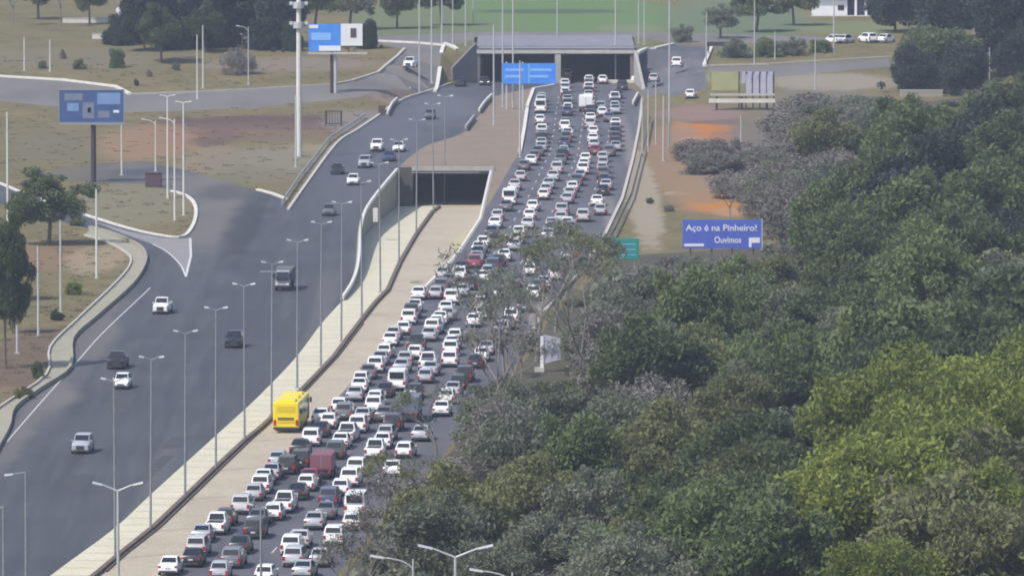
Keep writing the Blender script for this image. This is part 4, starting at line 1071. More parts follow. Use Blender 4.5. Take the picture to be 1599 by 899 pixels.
('SUV', 'grey', 8.9, 1056.57, 0.026, 'grey SUV, third queue from left, beside the underpass mouth', 'c'),
('hatchback', 'silver', 9.45, 1067.33, 0.004, 'silver hatchback, third queue from left, beside the underpass mouth', 'c'),
('hatchback', 'white', 10.28, 1088.83, 0.053, 'white hatchback, third queue from left, beside the underpass mouth, behind a white hatchback', 'c'),
('sedan', 'silver', 12.08, 1128.15, 0.022, 'silver sedan, third queue from left, beside the brown island', 'c'),
('hatchback', 'black', 12.18, 1195.53, 0.006, 'black hatchback, third queue from left, nearing the far tunnel', 'c'),
('sedan', 'black', 12.23, 1205.05, 0.024, 'black sedan, third queue from left, nearing the far tunnel', 'c'),
('hatchback', 'silver', 14.05, 1214.02, 0.004, 'silver hatchback, third queue from left, nearing the far tunnel', 'c'),
('sedan', 'white', 12.31, 1223.48, -0.001, 'white sedan, third queue from left, nearing the far tunnel, behind a white hatchback', 'c'),
('hatchback', 'white', 12.35, 1232.47, 0.052, 'white hatchback, third queue, at the far tunnel mouth, behind a light grey sedan', 'c'),
('hatchback', 'black', 12.48, 1250.65, -0.024, 'black hatchback, third queue from left, at the far tunnel mouth', 'c'),
('hatchback', 'dark blue', 12.73, 1270.55, 0.028, 'dark blue hatchback, third queue from left, at the far tunnel mouth', 'c'),
('sedan', 'silver', -5.9, 775.04, 0.088, 'silver sedan, rightmost queue, just past the yellow bus, behind a black hatchback', 'd'),
('hatchback', 'black', -5.38, 782.02, 0.102, 'black hatchback, rightmost queue, just past the yellow bus, behind a black SUV', 'd'),
('SUV', 'black', -4.83, 789.45, 0.067, 'black SUV, rightmost queue, just past the yellow bus', 'd'),
('hatchback', 'black', -3.77, 803.64, 0.068, 'black hatchback, rightmost queue, just past the yellow bus, behind a white sedan', 'd'),
('sedan', 'white', -3.23, 811.07, 0.035, 'white sedan, rightmost queue, just past the yellow bus', 'd'),
('sedan', 'silver', -2.69, 818.28, 0.055, 'silver sedan, rightmost queue, just past the yellow bus, behind a dark blue hatchback', 'd'),
('hatchback', 'dark blue', -1.62, 832.47, 0.011, 'dark blue hatchback, rightmost queue, halfway from bus to underpass', 'd'),
('SUV', 'silver', -1.06, 839.9, 0.046, 'silver SUV, rightmost queue, halfway from bus to underpass', 'd'),
('sedan', 'grey', -0.52, 847.11, 0.059, 'grey sedan, rightmost queue, halfway from bus to underpass', 'd'),
('SUV', 'black', 3.19, 890.56, 0.065, 'black SUV, rightmost queue, before the underpass ramp, behind a light grey sedan', 'd'),
('hatchback', 'black', 6.07, 917.7, 0.055, 'black hatchback, rightmost queue, before the underpass ramp', 'd'),
('SUV', 'black', 7.46, 937.37, 0.089, 'black SUV, rightmost queue, before the underpass ramp, behind a black sedan', 'd'),
('sedan', 'black', 8.01, 947.57, 0.028, 'black sedan, rightmost queue, beside the underpass ramp', 'd'),
('SUV', 'grey', 7.45, 975.5, 0.063, 'grey SUV, rightmost queue, beside the underpass ramp', 'd'),
('SUV', 'light grey', 9.27, 995.21, 0.047, 'light grey SUV, rightmost queue, beside the underpass ramp', 'd'),
('sedan', 'black', 12.4, 1039.71, 0.047, 'black sedan, rightmost queue, beside the underpass mouth', 'd'),
('hatchback', 'dark blue', 12.8, 1059.34, 0.045, 'dark blue hatchback, rightmost queue, beside the underpass mouth', 'd'),
('hatchback', 'light grey', 12.82, 1080.54, 0.081, 'light grey hatchback, rightmost queue, beside the underpass mouth', 'd'),
('hatchback', 'silver', 12.94, 1091.21, 0.011, 'silver hatchback, rightmost queue, beside the underpass mouth', 'd'),
('SUV', 'grey', 14.13, 1113.07, 0.056, 'grey SUV, rightmost queue, beside the brown island', 'd'),
('hatchback', 'black', 15.31, 1134.02, 0.049, 'black hatchback, rightmost queue, beside the brown island', 'd'),
('hatchback', 'dark blue', 15.44, 1144.21, 0.012, 'dark blue hatchback, rightmost queue, beside the brown island', 'd'),
('sedan', 'black', 15.57, 1154.62, 0.0, 'black sedan, rightmost queue, beside the brown island', 'd'),
('sedan', 'grey', 15.71, 1164.81, -0.013, 'grey sedan, rightmost queue, beside the brown island', 'd'),
('sedan', 'grey', 14.96, 1187.49, -0.005, 'grey sedan, rightmost queue, nearing the far tunnel', 'd'),
('hatchback', 'light grey', 16.34, 1214.57, 0.058, 'light grey hatchback, rightmost queue, nearing the far tunnel', 'd'),
('hatchback', 'dark blue', 16.43, 1223.34, -0.034, 'dark blue hatchback, rightmost queue, nearing the far tunnel', 'd'),
('sedan', 'black', 17.07, 1243.17, 0.022, 'black sedan, rightmost queue, at the far tunnel mouth', 'd'),
]

for kind, colour, x, y, h, label, lane in JAM:
    place_car(kind, colour, x, y, h, label + ' of the jam' if len(label.split()) < 13 else label, JAMGROUP[lane])

def oncoming(u, v, kind, colour, label, group='cars on the open road', hf=h_ground, head=None):
    """u, v: middle of the front bumper on the road, facing the camera"""
    X, Y, z = on(u, v, hf)
    a = head if head is not None else .07
    L = SPEC[kind]['L']
    return place_car(kind, colour, X + math.sin(a) * L / 2, Y + math.cos(a) * L / 2, a + math.pi, label, group, z)
for args in [(250, 491, 'pickup', 'white', 'white pickup driving by the tip of the painted gore'),
             (180, 577, 'pickup', 'black', 'black pickup with pale front beside the footpath bend'),
             (188, 608, 'hatchback', 'white', 'small white hatchback right behind the black pickup'),
             (363, 544, 'SUV', 'black', 'black SUV in the middle of the open road alone'),
             (125, 709, 'SUV', 'silver', 'silver SUV nearest to camera on the open road'),
             (512, 338, 'hatchback', 'grey', 'grey hatchback alone below the oncoming group'),
             (550, 290, 'hatchback', 'white', 'white hatchback leading the oncoming group'),
             (525, 273, 'sedan', 'black', 'dark sedan by the left kerb of the open road'),
             (568, 263, 'SUV', 'silver', 'silver SUV in the middle of the oncoming group'),
             (606, 253, 'sedan', 'dark blue', 'dark blue sedan by the brown island corner'),
             (587, 237, 'SUV', 'white', 'white SUV at the back left of the oncoming group'),
             (621, 238, 'sedan', 'white', 'white sedan at the back right of the oncoming group'),
             (670, 187, 'hatchback', 'grey', 'grey hatchback farther up the open road alone'),
             (718, 136, 'hatchback', 'black', 'black hatchback beside the wing wall of far overpass')]:
    oncoming(*args, hf=h_zero)
oc = oncoming(757, 134, 'sedan', 'black', 'dark sedan with headlights on leaving the far overpass', hf=h_zero, head=0.0)
for ch in oc.children:
    if ch.name.startswith('headlight'):
        ch.data = ch.data.copy(); ch.data.materials[0] = M['lit']
oncoming(637, 107, 'pickup', 'white', 'white pickup coming down the upper service road', 'cars on side roads', head=.15)
for u, v, k, c, l in [(1058, 106, 'SUV', 'white', 'white SUV climbing the slip road on the right'), (1022, 130, 'hatchback', 'silver', 'silver hatchback at the foot of the slip road'),
                      (1079, 155, 'hatchback', 'white', 'white hatchback stopped at the slip road edge by orange soil')]:
    X, Y, z = on(u, v)
    place_car(k, c, X, Y + 2, .1, l, 'cars on side roads', z)
for i, (u, v, k, c, l) in enumerate([(1303, 68, 'sedan', 'white', 'white sedan leftmost of the parked cars on the far grass'), (1322, 68, 'hatchback', 'silver', 'silver hatchback parked between two white cars far right'),
                      (1355, 67, 'SUV', 'white', 'white SUV parked on the far grass under the house'), (1384, 67, 'sedan', 'white', 'white sedan rightmost of the parked cars by dark trees'),
                      (366, 62, 'sedan', 'white', 'white sedan parked under the dark trees at top left'), (392, 66, 'hatchback', 'silver', 'silver hatchback parked under dark trees at top left')]):
    X, Y, z = on(u, v)
    place_car(k, c, X, Y + 1, .55 if i % 2 else -.45, l, 'parked cars in the distance', z)

# ---- bus
def build_bus():
    root = empty('city_bus'); L, W2, Hh = 10.0, 1.27, 3.0
    y = mat('bus_yellow', (0.80, 0.62, 0.012), .35, coat=.3); yd = mat('bus_lower_band', (0.62, 0.46, 0.01), .5)
    MB().box(-W2, W2, -L / 2, L / 2, .42, Hh).build('body', y, root, bevel=.14)
    MB().box(-W2 * .72, W2 * .72, -L / 2 - .02, -L / 2 + .3, 2.0, 2.62).build('rear_panel', yd, root, bevel=.02)
    MB().box(-W2 * .62, W2 * .62, -L / 2 - .03, -L / 2 + .2, 1.42, 1.52).box(-W2 * .62, W2 * .62, -L / 2 - .03, -L / 2 + .2, 1.28, 1.36).build('engine_grille', M['trim'], root)
    MB().box(-W2 * .66, W2 * .66, -L / 2 - .04, -L / 2 + .1, 1.02, 1.2).build('engine_cover', yd, root)
    MB().box(-W2 * .96, W2 * .96, -L / 2 - .04, -L / 2 + .5, .36, .62).build('rear_bumper', M['trim'], root, bevel=.03)
    for s in (1, -1):
        MB().box(*sorted((s * W2 * .74, s * W2 * .95)), -L / 2 - .03, -L / 2 + .1, .75, 1.3).build('tail_light', M['taillens'], root)
        for k in range(5):
            y0 = -L / 2 + .9 + k * 1.66
            MB().box(*sorted((s * (W2 - .05), s * (W2 + .012))), y0, y0 + 1.45, 1.5, 2.55).build('side_window', M['glass'], root)
        for yy in (-L / 2 + 2.6, L / 2 - 2.5):
            wheel_parts(root, s * (W2 - .12), yy, .48, .28)
        MB().box(*sorted((s * (W2 + .02), s * (W2 + .22))), L / 2 + .1, L / 2 + .2, 2.0, 2.5).build('mirror', M['black'], root)
    for y0, y1 in ((-4.5, -2.7), (-1.2, .9), (2.2, 3.8)):
        MB().box(-.85, .85, y0, y1, Hh - .02, Hh + .2).build('roof_unit', y, root, bevel=.05)
    MB().box(W2 - .04, W2 + .02, 3.55, 4.5, .55, 2.6).build('door', M['dark_steel'], root)
    MB().box(-W2 * .9, W2 * .9, L / 2 - .1, L / 2 + .02, 1.2, 2.75).build('windscreen', M['glass'], root)
    return root
bus = build_bus()
bus.location = (-21.5, 744.4, 0); bus.rotation_euler = (0, 0, -.075)
tag(bus, 'bright yellow city bus seen from behind on the dirt road beside the jam', 'bus')

def build_truck(colour, cab_col, L=7.5, W=2.4, Hh=3.1, name='box_truck'):
    root = empty(name); W2 = W / 2
    MB().box(-W2, W2, -L / 2, L / 2 - 2.0, .95, Hh).build('cargo_box', colour, root, bevel=.04)
    MB().box(-W2 * .93, W2 * .93, -L / 2 - .025, -L / 2 + .05, 1.1, Hh - .15).build('rear_door', colour, root, bevel=.01)
    MB().box(-.03, .03, -L / 2 - .04, -L / 2, 1.15, Hh - .2).build('door_bar', M['rim'], root)
    MB().box(-.5, .5, -L / 2 + .1, L / 2 - .5, .5, .93).build('chassis', M['dark_steel'], root)
    c = L / 2 - 1.9
    MB().hexa([(-W2 * .88, c, .5), (W2 * .88, c, .5), (W2 * .86, L / 2, .5), (-W2 * .86, L / 2, .5), (-W2 * .82, c, 2.35), (W2 * .82, c, 2.35), (W2 * .76, L / 2 - .45, 2.3), (-W2 * .76, L / 2 - .45, 2.3)]).build('cab', cab_col, root, bevel=.07)
    patch4([(W2 * .82, L / 2 + .01, 1.3), (-W2 * .82, L / 2 + .01, 1.3), (-W2 * .75, L / 2 - .42, 2.25), (W2 * .75, L / 2 - .42, 2.25)], -.16, .05, .95, .05, .9).build('windscreen', M['glass'], root)
    for s in (1, -1):
        MB().box(*sorted((s * W2 * .84, s * (W2 * .9))), c + .5, L / 2 - .5, 1.35, 2.05).build('side_window', M['glass'], root)
        MB().box(*sorted((s * W2 * .6, s * W2 * .9)), -L / 2 - .03, -L / 2 + .06, .72, .92).build('tail_light', M['taillens'], root)
        MB().box(*sorted((s * W2 * .5, s * W2 * .8)), L / 2 - .06, L / 2 + .05, .72, .92).build('headlight', M['lens'], root)
        MB().box(*sorted((s * W2 * .9, s * (W2 * .9 + .22))), L / 2 - .35, L / 2 - .25, 1.5, 2.0).build('mirror', M['black'], root)
        for yy in (-L / 2 + 1.5, L / 2 - 1.1):
            wheel_parts(root, s * (W2 - .2), yy, .45, .3)
    MB().box(-W2 * .85, W2 * .85, L / 2 - .02, L / 2 + .08, .45, .7).build('front_bumper', M['trim'], root)
    MB().box(-W2 * .9, W2 * .9, -L / 2 - .06, -L / 2 + .02, .5, .68).build('rear_bumper', M['trim'], root)
    return root
wp = mat('truck_white', (0.8, 0.8, 0.78), .45); gp = mat('truck_slate_grey', (0.15, 0.165, 0.21), .5); rp = mat('truck_faded_red', (0.20, 0.075, 0.10), .5)
dg = mat('truck_dark_canvas', (0.12, 0.13, 0.135), .8); lg = mat('truck_cab_grey', (0.3, 0.32, 0.34), .4)
for (x, y, h, cb, cc, l) in [(11.7, 1211.68, .024, wp, wp, 'cream white box truck in the jam close to the far tunnel'), (-10.03, 752.02, .063, gp, gp, 'slate grey box truck half under the trees beside the bus'),
                        (-17.28, 702.35, .075, rp, rp, 'faded red box truck in the second queue of the jam')]:
    t = build_truck(cb, cc, Hh=2.6 if y > 1000 else 2.55 if cb is gp else 2.35, W=2.15 if cb is not rp else 2.0, L=6.4 if cb is not rp else 5.6)
    t.location = (x, y, 0); t.rotation_euler = (0, 0, -h)
    tag(t, l, 'truck', 'trucks in the jam')
X, Y = at(438, 455)
t = build_truck(dg, lg, L=5.8, W=2.0, Hh=2.5, name='cargo_truck')
t.location = (X + .4, Y + 3.2, 0); t.rotation_euler = (0, 0, math.pi - .07)
tag(t, 'small grey truck with boxy dark load driving towards camera', 'truck')

# ---------------------------------------------------------------- lamp posts and poles
def lamp(h, span, heads=2, r=.11, m='pole_grey', name='street_lamp', tilt=.16, yaw=0.0, curved=False):
    root = empty(name)
    MB().tube((0, 0, 0), (0, 0, h), r, r * .6).build('pole', M[m], root)
    MB().box(-.25, .25, -.25, .25, -.05, .12).build('base', M['concrete'], root)
    for s in ((1, -1) if heads == 2 else (-1,)):
        if curved:
            mb = MB(); p = Vector((0, 0, h - .8))
            for k in range(1, 7):
                a = k / 6 * 1.35
                q = Vector((s * span / 2 * (1 - math.cos(a)) / (1 - math.cos(1.35)) * .9, 0, h - .8 + .9 * math.sin(a)))
                mb.tube(p, q, r * .5, n=6); p = q
            ar = mb.build('arm', M[m], root)
            e = p
        else:
            e = Vector((s * span / 2 * .62, 0, h + span / 2 * tilt))
            ar = MB().tube((0, 0, h - .08), e, r * .55, r * .4, n=6).build('arm', M[m], root)
        d = Vector((s, 0, tilt)).normalized(); L_ = span / 2 * .42
        hd = MB().hexa([e + Vector((0, -.12, -.07)), e + d * L_ + Vector((0, -.17, -.06)), e + d * L_ + Vector((0, .17, -.06)), e + Vector((0, .12, -.07)),
                        e + Vector((0, -.1, .06)), e + d * L_ + Vector((0, -.13, .07)), e + d * L_ + Vector((0, .13, .07)), e + Vector((0, .1, .06))])
        if s < 0: pass
        hd.build('lamp_head', M['lamp_head'], root)
    root.rotation_euler = (0, 0, yaw)
    return root
ordn = ['nearest', 'second', 'third', 'fourth', 'fifth', 'sixth', 'seventh', 'eighth', 'ninth', 'tenth', 'eleventh', 'twelfth', 'thirteenth', 'fourteenth', 'fifteenth']
med = [(180, 872), (235, 830), (289, 780), (337, 735), (382, 690), (424, 648), (464, 606), (501, 571), (533, 533), (565, 493), (594, 456), (623, 408), (650, 366), (677, 332), (694, 316)]
proto_l = None
for i, (u, v) in enumerate(med):
    X, Y, z = on(u, v, h_pit)
    if proto_l is None: o = proto_l = lamp(15.0, 2.1, m='pole_grey', yaw=.1)
    else: o = copy_tree(proto_l)
    o.location = (X, Y, z)
    o.rotation_euler = (rng.uniform(-.008, .008), rng.uniform(-.01, .01), rng.uniform(-.1, .2))
    tag(o, f'{ordn[i]} double lamp post along the brown median kerb{", first fully in view" if i == 0 else ", counting from bottom of picture"}', 'street lamp', 'double lamp posts on the median')
for (X, Y, h, sp_, l) in [(x_at(184, 562, 15), 562, 15.0, 3.6, 'big double lamp post close by, rising across the nearest median post'),
                          (x_at(711, 514, 14), 514, None, 4.9, 'big double lamp post close by at bottom centre before the woods'),
                          (x_at(407, 603, 14), 603, None, 2.0, 'lamp post in the front of the jam at bottom edge')]:
    if h is None: h = z_at(868 if sp_ > 4 else 792, Y)
    o = lamp(h, sp_, r=.15 if sp_ > 3 else .12, m='pole' if sp_ > 3 else 'pole_grey', tilt=.22)
    o.location = (X, Y, 0)
    tag(o, l, 'street lamp')
for (u, vt, Y, l) in [(645, 905, 514, 'curved lamp arm poking in at bottom left of big double lamp'), (800, 925, 514, 'lamp head just peeking over the bottom edge right of big lamp')]:
    h = z_at(872 if u == 645 else 893, Y)
    o = lamp(h, 4.4, heads=1, r=.1, m='pole', curved=True); o.location = (x_at(u, Y, h), Y, 0); tag(o, l, 'street lamp')
for (u, Y, vt, hd, l) in [(40, 597, 736, 1, 'single arm lamp post at the bottom left corner of open road'), (5, 603, 790, 1, 'lamp post cut by the left edge at bottom of open road')]:
    h = z_at(vt, Y)
    o = lamp(h, 3.2, heads=1, r=.12, m='pole_grey', tilt=-.12); o.location = (x_at(u, Y, h), Y, 0); tag(o, l, 'street lamp')

def pole(u, vb, vt, r=.13, m='pole', label='', hf=h_ground, head=None, name='lamp_post'):
    X, Y, z = on(u, vb, hf)
    h = z_at(vt, Y) - z
    if head == 'arm': o = lamp(h, 3.0, heads=1, r=r, m=m, curved=True, name=name)
    elif head == 'two': o = lamp(h, 2.0, heads=2, r=r, m=m, name=name, tilt=.1)
    elif head == 'mast':
        o = empty(name); MB().tube((0, 0, 0), (0, 0, h), r * 1.3, r, n=10).build('pole', M[m], o)
        for zz in (z_at(40, Y) - z, z_at(9, Y) - z):
            MB().tube((0, 0, zz - .4), (0, 0, zz + .5), r * 2.6, n=10).build('collar', M['pole'], o)
            MB().box(-1.2, 1.2, -.1, .1, zz - .1, zz + .1).build('crossarm', M['pole_grey'], o)
            for s in (-1.1, 1.1): MB().box(s - .25, s + .25, -.3, .3, zz + .1, zz + .55).build('floodlight', M['lamp_head'], o, bevel=.04)
    else:
        o = empty(name); MB().tube((0, 0, 0), (0, 0, h), r, r * .7).build('pole', M[m], o)
        MB().tube((0, 0, h), (0, 0, h + .12), r * .9, r * .5).build('cap', M['pole_grey'], o)
        MB().box(-.3, .3, -.3, .3, -.1, .1).build('base', M['concrete'], o)
    o.location = (X, Y, z)
    tag(o, label, 'street lamp' if head else 'pole')
    return o
pole(467, 245, -30, .32, 'pole_white', 'thick tall white lighting mast beside the open road verge', head='mast', name='lighting_mast')
for u, vb, vt, hd, l in [(462, 262, 150, None, 'thin grey pole just in front of the thick white mast'), (308, 155, 55, None, 'left of a pair of white poles before the dark trees'), (317, 138, 40, None, 'right of a pair of white poles before the dark trees'),
                     (388, 133, 42, 'arm', 'curved lamp post beside the dark purple bush at top left'), (78, 112, 62, None, 'short white pole right of the first on upper left grass'), (38, 111, 58, None, 'short white pole farthest left on upper left grass'),
                     (12, 345, 175, None, 'tall pole at left edge behind the round green tree'), (262, 310, 150, 'two', 'tall lamp post with white head left of three at the junction'), (273, 345, 186, 'arm', 'middle one of three tall lamp posts at the junction'),
                     (287, 337, 160, 'two', 'right one of three tall lamp posts at the junction'), (243, 268, 188, 'arm', 'curved lamp post behind the maroon cabinet at the junction'), (190, 274, 195, None, 'thin grey pole between billboard and the maroon cabinet'),
                     (151, 435, 296, None, 'tall white pole at the tip of the left footpath curve'), (95, 488, 345, None, 'tall pole in front of the round green tree trunk'), (60, 526, 385, None, 'second pole from left in the lower left verge'), (27, 552, 400, None, 'leftmost pole in the lower left verge'),
                     (785, 168, -20, None, 'tall pole rising left of the big blue road sign'), (801, 170, -20, None, 'tall pole rising through the big blue road sign'), (771, 196, 40, None, 'slim white pole standing on brown island tip'),
                     (812, 246, 96, None, 'white pole on the island kerb beside the jam'), (961, 127, -20, None, 'tall pole in front of the right opening of far overpass'), (1045, 236, -20, None, 'tall pale pole rising right of the slip road'),
                     (1024, 226, 128, None, 'shorter pole right of the jam beside tall pale pole'), (1012, 238, 140, None, 'middle short pole beside the guard rail'), (1003, 250, 150, None, 'short pole nearest the dark guard rail'), (1036, 252, 150, None, 'short pole beside orange soil right of guard rail'),
                     (655, 146, -20, None, 'tall pole on verge below the upper service road'), (674, 116, -20, None, 'tall pole by the kerb end of upper service road'), (690, 96, -20, None, 'tall pole inside the bend of upper service road'), (707, 72, -20, None, 'tall pole at the corner of upper service kerb'),
                     (727, 72, -20, None, 'tall pole behind the left wing wall'), (739, 38, -20, None, 'far pole in the green field left'), (997, 68, -20, None, 'left of two far poles behind right overpass end'), (1006, 70, -20, None, 'right of two far poles behind right overpass end'),
                     (870, 60, -20, None, 'tall pole above the middle pier of far overpass'), (1103, 104, 20, None, 'pole at the corner of slip road and back road'), (1178, 100, 0, None, 'pole behind the lattice billboard frame far right'), (1210, 92, 50, None, 'short pole on back road right of lattice billboard'),
                     (1273, 140, 60, None, 'pole on the pale verge of the back road'), (1302, 82, -20, None, 'tall pole below the white house'), (1545, 140, 75, None, 'white post before the dark trees at top right'), (1157, 222, 180, None, 'short white post at right of orange soil'),
                     (1593, 155, 100, 'two', 'lamp post with white heads at top right edge')]:
    hf = h_zero if (700 < u < 1000 and vb > 100) else h_ground
    pole(u, vb, vt, .15 if vb - vt > 100 else .11, 'pole_white' if u < 330 and vb < 460 else 'pole', l, hf, hd)
# ---------------------------------------------------------------- billboards and signs
def panel_at(u0, u1, v0, v1, Y):
    """size and place of an upright panel standing at distance Y"""
    um = (u0 + u1) / 2
    zt_, zb_ = z_at(v0, Y), z_at(v1, Y)
    zm = (zt_ + zb_) / 2
    return x_at(um, Y, zm), zb_, zt_, (u1 - u0) / scale_at(0, Y, zm)

def text(body, size_w, x, y, z, m, parent, h=None, name='lettering'):
    c = bpy.data.curves.new(name, 'FONT')
    c.body = body; c.align_x = 'LEFT'; c.extrude = 0.01; c.offset = 0.010
    o = bpy.data.objects.new(name, c); COL.objects.link(o)
    c.materials.append(m)
    bpy.context.view_layer.update()
    s = size_w / max(.01, o.dimensions.x)
    o.scale = (s, s if h is None else h / max(.01, o.dimensions.y), 1)
    o.rotation_euler = (math.pi / 2, 0, 0)
    bpy.context.view_layer.update()
    me = bpy.data.meshes.new_from_object(o.evaluated_get(bpy.context.evaluated_depsgraph_get()))
    r = bpy.data.objects.new(name, me); COL.objects.link(r)
    r.scale = o.scale; r.rotation_euler = o.rotation_euler
    r.location = (x, y, z); r.parent = parent
    bpy.data.objects.remove(o)
    return r

M['ad_blue'] = mat('billboard_blue', (0.035, 0.075, 0.21), .5, noise=(0.05, 0.10, 0.27), scale=.5)
M['ad_sky'] = mat('billboard_sky_blue', (0.14, 0.25, 0.48), .5, noise=(0.19, 0.31, 0.52), scale=.8)
M['ad_grey'] = mat('billboard_grey_blue', (0.13, 0.16, 0.24), .5, noise=(0.2, 0.23, 0.3), scale=1.2)
M['ad_white'] = mat('billboard_white', (0.75, 0.76, 0.80), .5)
M['ad_frame'] = mat('billboard_frame', (0.25, 0.26, 0.25), .7)
M['sign_blue'] = mat('road_sign_blue', (0.035, 0.20, 0.72), .5, noise=(0.06, 0.27, 0.80), scale=.7)
M['sign_pale'] = mat('road_sign_pale', (0.22, 0.45, 0.85), .5)
M['sign_green'] = mat('road_sign_green', (0.02, 0.24, 0.20), .5)
M['royal'] = mat('billboard_royal_blue', (0.065, 0.105, 0.46), .5, noise=(0.085, 0.135, 0.54), scale=.6)
M['lavender'] = mat('pale_lavender_sheet', (0.34, 0.34, 0.44), .7, noise=(0.46, 0.46, 0.54), scale=.8)
M['yellowgreen'] = mat('faded_yellow_green', (0.30, 0.31, 0.14), .8, noise=(0.36, 0.37, 0.18), scale=.6)
M['maroon'] = mat('maroon_sheet', (0.075, 0.045, 0.06), .8, noise=(0.10, 0.06, 0.075), scale=1.5)

X, Y = at(146, 285)
bx, zb_, zt_, bw = panel_at(93, 193, 141, 191, Y)
b1 = tag(empty('billboard', (bx, Y, 0)), 'wide blue billboard on one dark column above the dry verge', 'billboard')
MB().box(-bw / 2, bw / 2, -.2, .2, zb_, zt_).build('panel', M['ad_blue'], b1)
hb = zt_ - zb_
for (a, b, c, d, m) in [(.08, .36, .68, .90, 'ad_grey'), (.59, .95, .56, .92, 'ad_sky'), (.36, .54, .12, .62, 'ad_grey'), (.12, .30, .35, .60, 'ad_sky'), (.60, .78, .14, .36, 'ad_grey'), (.84, .93, .30, .38, 'ad_white'), (.44, .49, .30, .46, 'ad_white')]:
    MB().box(-bw / 2 + bw * a, -bw / 2 + bw * b, -.225, -.203, zb_ + hb * c, zb_ + hb * d).build('printed_block', M[m], b1)
MB().box(-bw / 2 - .1, bw / 2 + .1, -.28, .28, zb_ - .35, zb_ - .003).build('catwalk', M['ad_frame'], b1)
MB().box(-bw / 2 - .12, -bw / 2 - .003, -.24, .24, zb_, zt_).box(bw / 2 + .003, bw / 2 + .12, -.24, .24, zb_, zt_).box(-bw / 2 - .12, bw / 2 + .12, -.24, .24, zt_ + .003, zt_ + .12).build('frame', M['ad_frame'], b1)
MB().tube((X - bx, .45, -.3), (X - bx, .45, zb_ + 1), .38, .36, n=12).build('column', M['dark_steel'], b1)

X, Y = at(240, 292)
t = tag(empty('utility_cabinet', (X, Y, 0)), 'maroon utility cabinet standing at the kerb of the junction', 'cabinet')
MB().box(-1.15, 1.15, -.6, .6, 0, 1.9).build('cabinet_body', M['maroon'], t, bevel=.04)
MB().box(-1.25, 1.25, -.7, .7, 1.903, 2.02).build('roof_sheet', M['rust'], t)
for s in (-1, 1): MB().box(s * .55 - .48, s * .55 + .48, -.63, -.603, .15, 1.75).build('door', M['maroon'], t)
MB().box(-1.15, 1.15, -.65, .65, -.2, -.002).build('plinth', M['concrete'], t)

X, Y = at(521, 197)
t = tag(empty('sign_frame', (X, Y, 0)), 'dark empty sign frame with two posts on the left verge', 'sign frame')
for s in (-1.2, 1.2): MB().box(s - .1, s + .1, -.1, .1, -.2, 2.4).build('post', M['dark_steel'], t)
for k in range(6): MB().box(-1.1 + k * .42, -1.0 + k * .42, -.05, .05, .4, 2.2).build('slat', M['rust'], t)
for zz in (.3, 2.2): MB().box(-1.3, 1.3, -.08, .08, zz, zz + .14).build('rail', M['dark_steel'], t)

# far left billboard
X, Y, Z = on(522, 146)
bx, zb_, zt_, bw = panel_at(482, 532, 38, 80, Y)
b2 = tag(empty('billboard', (bx, Y, Z)), 'blue and white billboard partly hidden by dark bush at top', 'billboard')
zb_ -= Z; zt_ -= Z; hb = zt_ - zb_
MB().box(-bw / 2, bw / 2, -.15, .15, zb_, zt_).build('panel', M['sign_blue'], b2)
MB().box(-bw / 2 + bw * .02, -bw / 2 + bw * .30, -.19, -.153, zb_ + hb * .85, zb_ + hb * .97).build('printed_block', M['ad_white'], b2)
MB().box(-bw / 2 + bw * .08, -bw / 2 + bw * .70, -.19, -.153, zb_ + hb * .40, zb_ + hb * .68).build('printed_block', M['sign_pale'], b2)
MB().box(-bw / 2 + bw * .32, bw / 2, -.19, -.153, zb_ + hb * .01, zb_ + hb * .20).build('printed_block', M['ad_white'], b2)
bw2 = 34 / scale_at(0, Y, Z + zb_)
MB().box(bw / 2 + .02, bw / 2 + bw2, -.15, .15, zb_ + hb * .20, zt_ + .05).build('white_panel', M['white_panel'], b2)
MB().box(bw / 2 + bw2 * .45, bw / 2 + bw2 * .72, -.19, -.153, zb_ + hb * .5, zb_ + hb * .85).build('printed_block', M['maroon'], b2)
MB().box(-bw / 2 - .1, bw / 2 + bw2 + .8, -.5, .5, zb_ - .5, zb_ - .2).build('catwalk', M['kerb_pale'], b2)
for dx, m in ((x_at(518, Y, Z) - bx, 'dark_steel'), (x_at(524, Y, Z) - bx, 'pole')):
    MB().tube((dx, .3, -.2), (dx, .3, zb_ + .5), .27, .25, n=10).build('column', M[m], b2)

# lattice billboard, far right
X, Y, Z = on(1158, 172)
bx, zb_, zt_, bw = panel_at(1107, 1210, 112, 151, Y)
b3 = tag(empty('billboard', (bx, Y, Z)), 'open billboard frame with pale lavender sheets and white catwalk far right', 'billboard')
zb_ -= Z; zt_ -= Z; hb = zt_ - zb_
MB().box(-bw * .46, -bw * .06, .1, .2, zb_ + hb * .25, zt_).build('yellow_panel', M['yellowgreen'], b3)
for k, a in enumerate((.06, .17, .28, .38)):
    MB().box(bw * a, bw * (a + .085), -.1, .1, zb_ + hb * .1, zt_ - hb * .1).build('sheet', M['lavender'], b3)
MB().box(bw * .0, bw * .48, .12, .22, zb_ + hb * .55, zt_).build('back_sheet', M['lavender'], b3)
for k in range(6):
    x = bw * (-.05 + k * .105)
    MB().box(x, x + .18, -.05, .3, .2, zt_).build('upright', M['dark_steel'], b3)
MB().box(-bw * .48, bw * .5, -.25, .25, zb_ + .15, zb_ + .45).build('rail', M['kerb_pale'], b3)
MB().box(-bw / 2, bw / 2, -.6, .3, zb_ - .95, zb_ - .35).build('catwalk', M['kerb'], b3)
for s in (-.38, 0, .38): MB().tube((s * bw, .2, -.3), (s * bw, .2, zb_), .16).build('leg', M['dark_steel'], b3)

